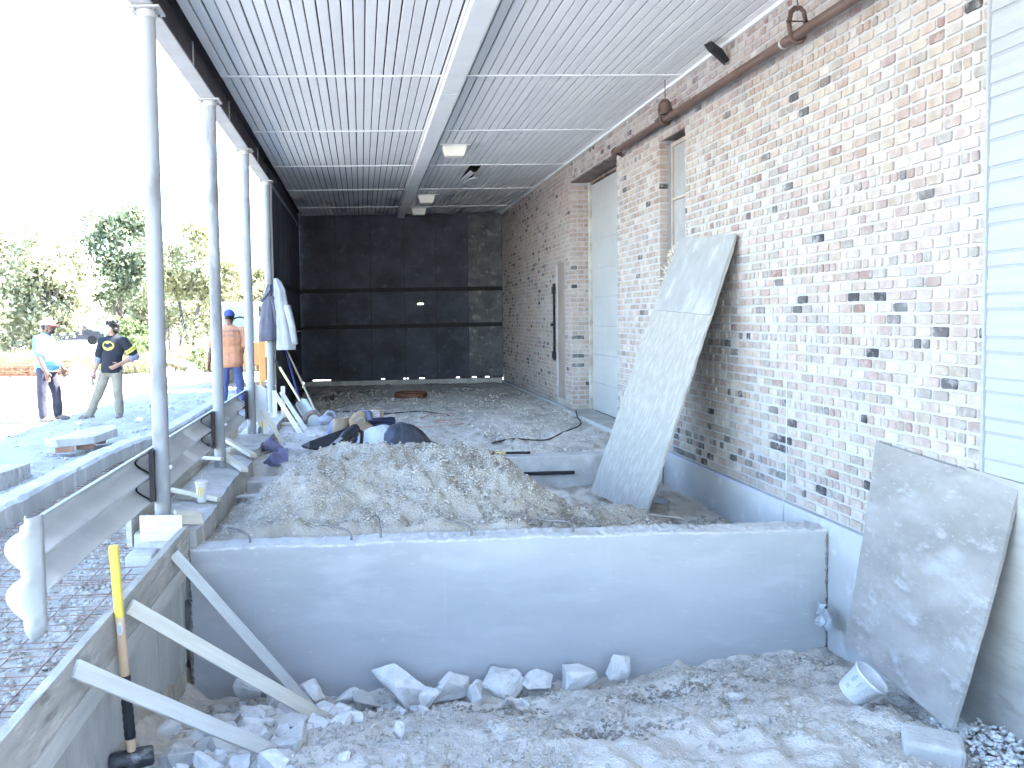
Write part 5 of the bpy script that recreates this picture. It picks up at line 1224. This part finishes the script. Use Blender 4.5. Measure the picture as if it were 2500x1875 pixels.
tree('tree', 'pale bushy tree at the left edge of the photo', (-18.2, 37, -.1), 7, [(.6, 0, 3.8, 1.5, 1.2, 1.9), (1.3, 0, 2.2, 1.6, 1.2, 1.6), (-.3, 0, 2.4, 1.6, 1.2, 1.8), (1.6, 0, 5.2, .5, .5, .9)], 'pale', 12000, 3, .12, 1, .3, clumps=80, bare=.2)
tree('tree', 'yellowish thin tree with bare twigs between the first two columns', (-8.4, 40, -.1), 7.6, [(.2, 0, 5.2, 1.2, 1, 1.4), (-.9, 0, 4.0, 1.3, 1, 1.3), (1.2, 0, 3.8, 1.2, 1, 1.3), (.2, 0, 2.2, 2.0, 1.2, 1.4)], 'yellow', 9500, 4, .12, 2, .6, clumps=75, bare=.4)
tree('tree', 'yellow green tree behind the second and third columns', (-5.3, 42, -.1), 6, [(0, 0, 3.3, 1.4, 1, 1.4), (.9, 0, 2.0, 1.4, 1, 1.3), (-1.0, 0, 2.0, 1.5, 1, 1.2)], 'yellow', 9000, 5, .12, 1, .4, clumps=70, bare=.3)
tree('tree', 'pale tree mass just left of the nearest column', (-10.6, 47, -.1), 6.5, [(0, 0, 3.0, 1.8, 1, 1.8), (1.4, 0, 2.2, 1.6, 1, 1.6), (-1.5, 0, 1.8, 1.4, 1, 1.4)], 'pale', 9000, 6, .13, 2, .5, clumps=70, bare=.3)
tree('tree', 'faint far tree filling the gap between the pale and the dark tree', (-16.4, 55, -.1), 7.5, [(0, 0, 3.4, 2.2, 1, 2.2), (2.5, 0, 2.6, 2.0, 1, 1.8)], 'pale', 9000, 11, .15, 2, .5, clumps=70, bare=.3)
tree('tree', 'faint far tree behind the third column', (-3.9, 52, -.1), 6.5, [(0, 0, 3.0, 2.0, 1, 2.0), (-2.0, 0, 2.2, 1.6, 1, 1.6), (2, 0, 2.4, 1.8, 1, 1.8)], 'pale', 9000, 12, .15, 2, .5, clumps=70, bare=.3)
tree('tree', 'faint far tree at the left edge behind the pale bushy one', (-23.5, 50, -.1), 8, [(0, 0, 4.0, 2.2, 1, 2.6), (2.5, 0, 3.0, 2.0, 1, 2.0)], 'pale', 9000, 13, .15, 2, .5, clumps=70, bare=.3)
tree('bush', 'bright green round bush right of the dark haired man', (-9.8, 34, -.1), 2.2, [(0, 0, 1.1, .8, .8, .8), (.5, 0, .7, .7, .7, .6)], 'green', 4000, 7, .08, 1, .2, cat='bush', clumps=40, bare=.3)
tree('bush', 'small leafy weed bush beside the rubble heap between the columns', (-4.75, 23.4, -.05), .9, [(0, 0, .45, .3, .3, .35)], 'green', 700, 8, .05, 1, .1, cat='bush', clumps=18, bare=.3)
tree('bush', 'low bush at the foot of the trees near the third column', (-3.6, 36, -.1), 2.6, [(0, 0, 1.2, 1.3, 1, .9), (1.2, 0, .9, 1, 1, .8), (-1.4, 0, .9, 1.2, 1, .8)], 'yellow', 6000, 9, .09, 1, .2, cat='bush', clumps=50, bare=.3)
tree('bush', 'wide pale thicket under the trees at the far left', (-19.5, 33, -.1), 3, [(0, 0, 1.2, 1.6, 1, 1.1), (3.0, 0, 1.0, 1.6, 1, .9)], 'pale', 7000, 10, .09, 1, .2, cat='bush', clumps=60, bare=.3)
rg = np.random.default_rng(20); n = 60000; x = rg.uniform(-24, -1.8, n); y = 24.5+12*rg.random(n)**1.3; keep = fbm(x, y, .35, 3, 4)+.38 > rg.random(n)*.8; x, y = x[keep], y[keep]; n = len(x)
h = rg.uniform(.2, .65, n)*(.6+fbm(x, y, .3, 2, 7)+.3); lean = rg.normal(size=(n, 2))*.16; w_ = rg.uniform(.014, .035, n); an = rg.random(n)*3.14; zb_ = ground_h(x, y)
A_ = np.stack([x-np.cos(an)*w_, y-np.sin(an)*w_, zb_], -1); B_ = np.stack([x+np.cos(an)*w_, y+np.sin(an)*w_, zb_], -1); Cc = np.stack([x+lean[:, 0], y+lean[:, 1], zb_+np.maximum(h, .15)], -1)
P = np.stack([A_, B_, Cc], 1).reshape(-1, 3); me = np_mesh('weeds', P, np.arange(n*3).reshape(n, 3), [LM['grass']], False)
at = me.color_attributes.new('tint', 'FLOAT_COLOR', 'POINT'); tt = np.repeat(rg.uniform(.6, 1.3, n), 3); at.data.foreach_set('color', np.stack([tt*rg.uniform(.9, 1.1), tt, tt*.9, np.ones_like(tt)], -1).astype(np.float32).ravel())
tag(link(bpy.data.objects.new('weeds', me)), 'dry yellow weeds and grass beyond the yard', 'grass', kind='stuff')
# ------------------------------------------------------------------ people
defm('skin_dark', (.19, .105, .075), (.16, .085, .06), 8, .55, .05); defm('skin_mid', (.36, .21, .15), (.31, .175, .12), 8, .55, .05)
defm('shirt_blue', (.16, .36, .46), (.14, .32, .42), 4, .9, .1, 40); defm('shirt_black', (.022, .024, .03), (.016, .017, .022), 5, .9, .1, 40); defm('shirt_orange', (.50, .235, .13), (.46, .21, .115), 5, .9, .1, 40)
defm('sleeve_grey', (.20, .21, .25), (.16, .17, .20), 5, .9, .1, 40); defm('jeans_dark', (.055, .055, .075), (.035, .035, .05), 7, .9, .2, 40); defm('khaki', (.27, .25, .19), (.21, .19, .14), 6, .9, .2, 40); defm('jeans_blue', (.11, .13, .26), (.08, .10, .21), 6, .9, .2, 40)
defm('boot', (.22, .19, .16), (.14, .12, .10), 8, .85, .2); defm('hair', (.012, .010, .010), (.008, .007, .007), 9, .5, .5, 60); defm('cap_white', (.75, .75, .76), (.68, .68, .7), 5, .85, .1); defm('cap_red', (.30, .025, .03), (.24, .02, .025), 5, .85, .1); defm('cap_blue', (.055, .075, .28), (.04, .06, .22), 5, .85, .1); defm('print_yellow', (.72, .62, .12), (.68, .58, .10), 5, .8, 0); defm('belt', (.02, .018, .018), (.015, .013, .013), 5, .6, .1)
def remesh(mb, name, mt, voxel, smooth=6, fold=0, seed=0, parent=None, hem=None):
    tmp = mb.build('tmp_'+name, mt); r = tmp.modifiers.new('r', 'REMESH'); r.mode = 'VOXEL'; r.voxel_size = voxel; r.use_smooth_shade = True
    s = tmp.modifiers.new('s', 'SMOOTH'); s.factor = .5; s.iterations = smooth
    dg = bpy.context.evaluated_depsgraph_get(); me = bpy.data.meshes.new_from_object(tmp.evaluated_get(dg)); old = tmp.data
    bpy.data.objects.remove(tmp); bpy.data.meshes.remove(old); me.name = name
    if not me.materials: me.materials.append(mt)
    if fold:
        nv = len(me.vertices); co = np.zeros(nv*3, np.float32); me.vertices.foreach_get('co', co); co = co.reshape(-1, 3); no = np.zeros(nv*3, np.float32); me.vertices.foreach_get('normal', no); no = no.reshape(-1, 3)
        d = np.array([mnoise.noise(Vector((p[0]*9+seed, p[1]*9, p[2]*5)))+.5*mnoise.noise(Vector((p[0]*22, p[1]*22+seed, p[2]*12))) for p in co]); co += no*(d*fold)[:, None]; me.vertices.foreach_set('co', co.ravel()); me.update()
    if hem is not None:
        for v in me.vertices:
            if v.co.z < hem: v.co.z = hem+.004*math.sin(v.co.x*30)
    for p in me.polygons: p.use_smooth = True
    o = link(bpy.data.objects.new(name, me))
    if parent: adopt(o, parent)
    return o
def limb(mb, pts, rs, n=12):
    mb.tube(pts, rs, n)
    for p, r in zip(pts, rs): mb.ell(p, (r, r, r), None, 12, 8)
def hand(mb, w, d, side, curl=.5, s=1.0):
    """w wrist, d pointing direction, side = direction of the thumb"""
    w, d, side = Vector(w), Vector(d).normalized(), Vector(side); side = (side-d*side.dot(d)).normalized(); nrm = d.cross(side)
    m = Matrix((d, side, nrm)).transposed(); mb.ell(w+d*.05*s, (.055*s, .042*s, .018*s), m, 12, 8)
    for k, (o_, L) in enumerate(((.030, .072), (.010, .082), (-.010, .076), (-.030, .060))):
        p = w+d*.09*s+side*o_*s; q = p+(d*math.cos(curl*.5)+nrm*math.sin(curl*.5))*L*.45*s; r = q+(d*math.cos(curl*1.3)+nrm*math.sin(curl*1.3))*L*.32*s; e = r+(d*math.cos(curl*1.9)+nrm*math.sin(curl*1.9))*L*.25*s
        limb(mb, [p, q, r, e], [.0105*s, .0098*s, .009*s, .008*s], 8)
    p = w+d*.025*s+side*.035*s; q = p+(d*.6+side*.7+nrm*.2).normalized()*.035*s; r = q+(d*.9+side*.25+nrm*.35).normalized()*.035*s; limb(mb, [p, q, r], [.0125*s, .011*s, .009*s], 8)
def head(mb, c, f, s=1.0):
    """c centre, f facing direction (horizontal)"""
    c, f = Vector(c), Vector(f).normalized(); sd = Vector((0, 0, 1)).cross(f); m = Matrix((f, sd, Vector((0, 0, 1)))).transposed()
    mb.ell(c, (.098*s, .078*s, .112*s), m); mb.ell(c+f*.025*s+Vector((0, 0, -.055*s)), (.068*s, .060*s, .062*s), m); mb.ell(c+f*.055*s+Vector((0, 0, -.085*s)), (.030*s, .032*s, .026*s), m)
    mb.ell(c+f*.100*s+Vector((0, 0, -.02*s)), (.020*s, .013*s, .022*s), m); mb.ell(c+f*.085*s+Vector((0, 0, .02*s)), (.018*s, .050*s, .010*s), m); mb.ell(c+f*.088*s+Vector((0, 0, -.060*s)), (.012*s, .026*s, .008*s), m)
    for q in (-1, 1): mb.ell(c+sd*q*.078*s-f*.005+Vector((0, 0, -.015*s)), (.020*s, .010*s, .032*s), m, 8, 6)
def eyes(c, f, p, s=1.0):
    c, f = Vector(c), Vector(f).normalized(); sd = Vector((0, 0, 1)).cross(f); mb = MB()
    for q in (-1, 1): mb.ell(c+f*.088*s+sd*q*.032*s+Vector((0, 0, .004)), (.009, .012, .007), None, 8, 6)
    adopt(mb.build('eyes', MAT['hair']), p)
def shoe(mb, a, f):
    a, f = Vector(a), Vector(f).normalized(); sd = Vector((0, 0, 1)).cross(f); m = Matrix((f, sd, Vector((0, 0, 1)))).transposed()
    mb.ell(a+f*.05+Vector((0, 0, -.035)), (.125, .046, .045), m); mb.ell(a+f*.12+Vector((0, 0, -.045)), (.07, .046, .035), m); limb(mb, [a+Vector((0, 0, -.03)), a+Vector((0, 0, .07))], [.050, .050])
def V(o, p): return Vector(o)+Vector(p)
def person(label, o, J, skin, shirt, pants, hemz=.80, wide=1.0,  fold=.007, seed=0, sleeve='short', shirt_sleeve_mat=None):
    t = thing('person', label, 'person', o); P = {k: V(o, v) for k, v in J.items() if k not in ('f', 'hf', 'lf', 'rf', 'belly', 'hl', 'hr')}
    f = Vector(J['f']).normalized(); sd = Vector((0, 0, 1)).cross(f); m = Matrix((f, sd, Vector((0, 0, 1)))).transposed()
    b = MB(); head(b, P['head'], J['hf']); limb(b, [P['neck']+Vector((0, 0, -.08)), P['neck'], P['head']+Vector((0, 0, -.06))], [.062, .056, .055])
    b.ell(P['chest'], (.105, .15, .20), m); b.ell((P['chest']+P['pelvis'])/2, (.10, .135, .2), m); b.ell(P['pelvis'], (.10, .14, .12), m)
    for s in 'lr':
        limb(b, [P['sh'+s], P['el'+s], P['wr'+s]], [.048, .040, .029]); limb(b, [P['el'+s], P['el'+s]*.55+P['wr'+s]*.45, P['wr'+s]], [.040, .040, .028])
        d, th, cu = J['h'+s]; hand(b, P['wr'+s], d, th, cu); limb(b, [P['sh'+s], P['chest']+Vector((0, 0, .1))], [.05, .09])
        limb(b, [P['hip'+s], P['kn'+s], P['an'+s]], [.07, .05, .038])
    remesh(b, 'body', skin, .0085, 4, parent=t); eyes(P['head'], J['hf'], t)
    c = MB(); B = J.get('belly', .02)
    c.ell(P['chest'], (.130*wide, .185*wide, .235), m); c.ell((P['chest']*.45+P['pelvis']*.55)+f*B*.6, (.125+B, (.170+B*.35)*wide, .22), m); c.ell(P['pelvis']+Vector((0, 0, .06))+f*B*.3, (.135+B*.6, .178*wide, .15), m)
    limb(c, [P['pelvis']+Vector((0, 0, -.06)), P['pelvis']+Vector((0, 0, .1))], [.13, .14]); c.ell(P['pelvis']+Vector((0, 0, -.03)), (.142+B*.4, .182*wide, .16), m)
    for s in 'lr':
        e = P['sh'+s]*.25+P['el'+s]*.75 if sleeve == 'short' else P['el'+s]
        limb(c, [P['chest']+Vector((0, 0, .12)), P['sh'+s], P['sh'+s]*.4+P['el'+s]*.6, e], [.10, .075, .075, .078])
    c.ell(P['neck']+Vector((0, 0, -.065)), (.085, .10, .05), m)
    remesh(c, 'shirt', shirt, .012, 5, fold, seed, t, o[2]+hemz)
    q = MB(); q.ell(P['pelvis']+Vector((0, 0, -.03)), (.122, .165, .13), m)
    for s in 'lr':
        limb(q, [P['hip'+s], P['kn'+s], P['an'+s]+Vector((0, 0, .03))], [.098, .078, .068]); limb(q, [P['pelvis'], P['hip'+s]], [.11, .10]); q.ell(P['kn'+s]*.4+P['an'+s]*.6, (.074, .074, .1))
    remesh(q, 'trousers', pants, .012, 4, fold*1.3, seed+3, t)
    z = MB()
    for s in 'lr': shoe(z, P['an'+s], J[s+'f'])
    zz = MB(); remesh(z, 'boots', MAT['boot'], .01, 3, parent=t)
    return t, P, f, sd
def cap_hat(p, c, f, dome, brim, under=None, tilt=.1, s=1.0):
    c, f = Vector(c), Vector(f).normalized(); sd = Vector((0, 0, 1)).cross(f); m = Matrix((f, sd, Vector((0, 0, 1)))).transposed(); mb = MB(); vs = []; fs = []; nu, nv = 22, 8
    for j in range(nv+1):
        ph = (math.pi/2)*j/nv
        for k in range(nu): a = 2*math.pi*k/nu; vs.append(c+m @ Vector((.108*s*math.sin(ph)*math.cos(a)-.006, .092*s*math.sin(ph)*math.sin(a), .105*s*math.cos(ph)+.03)))
    for j in range(nv):
        for k in range(nu): a, b = j*nu+k, j*nu+(k+1) % nu; fs.append((a, a+nu, b+nu, b))
    mb.add(vs, fs, True); adopt(mb.build('cap', dome), p)
    vs = []; fs = []
    for i in range(7):
        u = i/6
        for k in range(11): a = -1.15+2.3*k/10; r = .10+.085*u*math.cos(a*.9); vs.append(c+m @ Vector((r*math.cos(a)*1.02, .090*math.sin(a)*(1+.1*u), .034-.012*u-.02*math.sin(a)**2*u)))
    for i in range(6):
        for k in range(10): a = i*11+k; fs.append((a, a+11, a+12, a+1))
    mb = MB(); mb.add(vs, fs, True); o = mb.build('cap_brim', brim); so = o.modifiers.new('s', 'SOLIDIFY'); so.thickness = .006; adopt(o, p)
# man in light blue, facing right
O1 = (-5.02, 12.9, -.05)
J1 = dict(f=(1, -.12, 0), hf=(1, .05, -.02), head=(.055, 0, 1.515), neck=(.03, 0, 1.385), chest=(.0, 0, 1.20), pelvis=(.0, 0, .86), belly=.085,
          shr=(-.04, -.20, 1.315), elr=(-.01, -.255, 1.05), wrr=(.095, -.25, .80), shl=(-.01, .20, 1.315), ell=(.06, .27, 1.06), wrl=(.17, .24, .84),
          hipr=(-.02, -.10, .82), knr=(-.04, -.11, .46), anr=(-.035, -.12, .085), hipl=(.02, .10, .82), knl=(.09, .13, .46), anl=(.10, .15, .085), rf=(1, -.25, 0), lf=(1, .1, 0), hr=((.25, 0, -1), (1, 0, .2), .5), hl=((.2, 0, -1), (1, 0, .2), .6))
p1, P1, f1, s1 = person('man in a light blue shirt and white cap standing side on, facing right', O1, J1, MAT['skin_dark'], MAT['shirt_blue'], MAT['jeans_dark'], seed=1, hemz=.80, wide=1.05)
cap_hat(p1, P1['head'], J1['hf'], MAT['cap_white'], MAT['cap_red'])
mb = MB(); c = P1['head']; mb.ell(c+Vector((.052, 0, -.088)), (.052, .055, .034)); mb.ell(c+Vector((-.0, 0, -.05)), (.03, .071, .06)); mb.ell(c+Vector((.104, 0, -.045)), (.012, .03, .008)); adopt(mb.build('beard', MAT['hair']), p1)
mb = MB(); mb.ell(c+Vector((-.03, 0, -.01)), (.082, .082, .06)); adopt(mb.build('hair', MAT['hair']), p1)
mb = MB(); mb.ell(V(O1, (.10, -.07, .80)), (.075, .11, .028)); adopt(mb.build('belt', MAT['belt']), p1)
# man in black, turned to the left
O2 = (-4.12, 13.15, -.06)
J2 = dict(f=(-.42, -.9, 0), hf=(-1, -.12, 0), head=(.07, .0, 1.475), neck=(.085, .01, 1.34), chest=(.09, .02, 1.16), pelvis=(.04, .02, .83), belly=.02,
          shr=(-.10, .03, 1.27), elr=(-.18, .08, 1.00), wrr=(-.215, -.05, .78), shl=(.27, -.05, 1.27), ell=(.43, .02, 1.01), wrl=(.22, -.16, .90),
          hipr=(-.06, .06, .79), knr=(-.17, -.02, .44), anr=(-.30, -.06, .085), hipl=(.12, -.01, .79), knl=(.14, -.03, .44), anl=(.14, .02, .085), rf=(-1, -.35, 0), lf=(.1, -1, 0), hr=((-.1, -.2, -1), (-1, 0, 0), 1.5), hl=((-.85, -.35, -.45), (0, -.3, 1), .5))
p2, P2, f2, s2 = person('man in a black shirt with yellow oval emblem, hand on hip, looking left', O2, J2, MAT['skin_mid'], MAT['shirt_black'], MAT['khaki'], seed=5, hemz=.76)
mb = MB(); c = P2['head']; random.seed(81)
mb.ell(c+Vector((.025, .0, .045)), (.098, .088, .085)); mb.ell(c+Vector((.06, 0, -.02)), (.055, .082, .065))
for k in range(30): a = random.uniform(0, 6.28); q = c+Vector((.02+.09*math.cos(a), .08*math.sin(a), .06+random.uniform(0, .06))); mb.ell(q, (.028, .026, .024), None, 7, 5)
remesh(mb, 'hair', MAT['hair'], .009, 2, .01, 3, p2)
for s in 'lr':      # grey under-sleeves
    mb = MB(); a, b = P2['sh'+s]*.35+P2['el'+s]*.65, P2['el'+s]; limb(mb, [a, b, b*.72+P2['wr'+s]*.28], [.062, .062, .056]); remesh(mb, 'under_sleeve', MAT['sleeve_grey'], .01, 3, .005, 2, p2)
a, b = P2['shl'], P2['ell']
for t_ in (.50, .62):
    q = a+(b-a)*t_; d = (b-a).normalized(); mb = MB(); mb.tube([q-d*.012, q+d*.012], .0855, 18); adopt(mb.build('sleeve_stripe', MAT['print_yellow']), p2)
# emblem on the chest
f, sd = f2, s2; ctr = P2['chest']+Vector((0, 0, .04))+f*.128-sd*.01
m = Matrix((sd, Vector((0, 0, 1)), f)).transposed().to_4x4(); m.translation = ctr
def bend(x, y, k): return m @ Vector((x, y, k-1.6*x*x-.75*y*y))
def disc(rx, ry, k, n=36, rings=4):
    mb = MB(); vs = [bend(0, 0, k)]; fs = []
    for r in range(1, rings+1):
        for i in range(n): a = 2*math.pi*i/n; vs.append(bend(rx*r/rings*math.cos(a), ry*r/rings*math.sin(a), k))
    for i in range(n): fs.append((0, 1+i, 1+(i+1) % n))
    for r in range(rings-1):
        for i in range(n): a, b = 1+r*n+i, 1+r*n+(i+1) % n; fs.append((a, a+n, b+n, b))
    mb.add(vs, fs); return mb
adopt(disc(.118, .075, .010).build('emblem_oval', MAT['print_yellow']), p2)
half = [(0, .030), (.012, .036), (.016, .048), (.022, .034), (.045, .034), (.040, .052), (.075, .038), (.102, .008), (.088, -.022), (.072, -.012), (.052, -.016), (.042, -.034), (.026, -.026), (.012, -.036), (0, -.052)]
mb = MB(); pts = half+[(-x, y) for x, y in reversed(half[1:-1])]; vs = [bend(x*.98, y*1.05, .0135) for x, y in pts]; cidx = len(vs); vs.append(bend(0, 0, .0145)); n = len(pts)
mb.add(vs, [(cidx, (i+1) % n, i) for i in range(n)]); adopt(mb.build('emblem_wings', MAT['shirt_black']), p2)
t = thing('hand_pliers', 'pliers held low by the man in black', 'pliers', P2['wrr']); q = P2['wrr']+Vector((-.02, -.03, -.10)); mb = MB()
mb.tube([q+Vector((.03, 0, .05)), q, q+Vector((-.02, 0, -.07))], .009, 6); mb.tube([q+Vector((-.05, 0, .05)), q, q+Vector((.01, 0, -.08))], .009, 6); mb.ell(q+Vector((0, 0, -.09)), (.022, .012, .03)); adopt(mb.build('jaws', MAT['iron']), t)
mb = MB(); q = P2['pelvis']+Vector((.165, -.02, -.02)); mb.box(q.x-.015, q.x+.015, q.y-.02, q.y+.01, q.z-.05, q.z+.05); adopt(mb.build('phone', MAT['canvas_blue']), p2)
# man in orange, walking away
O3 = (-2.30, 14.0, -.10)
J3 = dict(f=(.06, 1, 0), hf=(.0, 1, 0), head=(.0, .03, 1.665), neck=(.0, .0, 1.53), chest=(.0, 0, 1.31), pelvis=(.0, 0, .93), belly=.045,
          shl=(-.235, .0, 1.43), ell=(-.32, -.03, 1.14), wrl=(-.375, .0, .87), shr=(.235, .0, 1.43), elr=(.30, -.02, 1.13), wrr=(.31, .05, .86),
          hipl=(-.10, .0, .88), knl=(-.12, .04, .48), anl=(-.13, -.12, .09), hipr=(.10, .0, .88), knr=(.14, .10, .50), anr=(.15, .12, .09), rf=(.1, 1, 0), lf=(-.1, 1, 0), hl=((-.05, .0, -1), (.3, 1, 0), .7), hr=((.0, .1, -1), (-.2, 1, 0), .6))
p3, P3, f3, s3 = person('man in an orange shirt, blue cap and jeans walking away beyond the guardrail', O3, J3, MAT['skin_dark'], MAT['shirt_orange'], MAT['jeans_blue'], seed=9, fold=.009, hemz=.80, wide=1.34)
cap_hat(p3, P3['head'], J3['hf'], MAT['cap_blue'], MAT['cap_blue'], s=1.05)
mb = MB(); mb.ell(P3['head']+Vector((0, -.02, -.0)), (.082, .085, .06)); adopt(mb.build('hair', MAT['hair']), p3)
def txt(body, size, loc, parent, mt, rot):
    c = bpy.data.curves.new('print', 'FONT'); c.body = body; c.size = size; c.align_x = 'CENTER'; c.extrude = .001; c.materials.append(mt); tmp = link(bpy.data.objects.new('tmp_text', c)); dg = bpy.context.evaluated_depsgraph_get(); me = bpy.data.meshes.new_from_object(tmp.evaluated_get(dg)); bpy.data.objects.remove(tmp); o = link(bpy.data.objects.new('shirt_print', me)); o.location = loc; o.rotation_euler = rot; adopt(o, parent); return o
txt('Structural', .095, P3['chest']+Vector((.0, -.172, .10)), p3, MAT['lintel'], (math.radians(84), 0, 0)); txt('708 0365', .07, P3['chest']+Vector((.0, -.172, .015)), p3, MAT['lintel'], (math.radians(88), 0, 0))
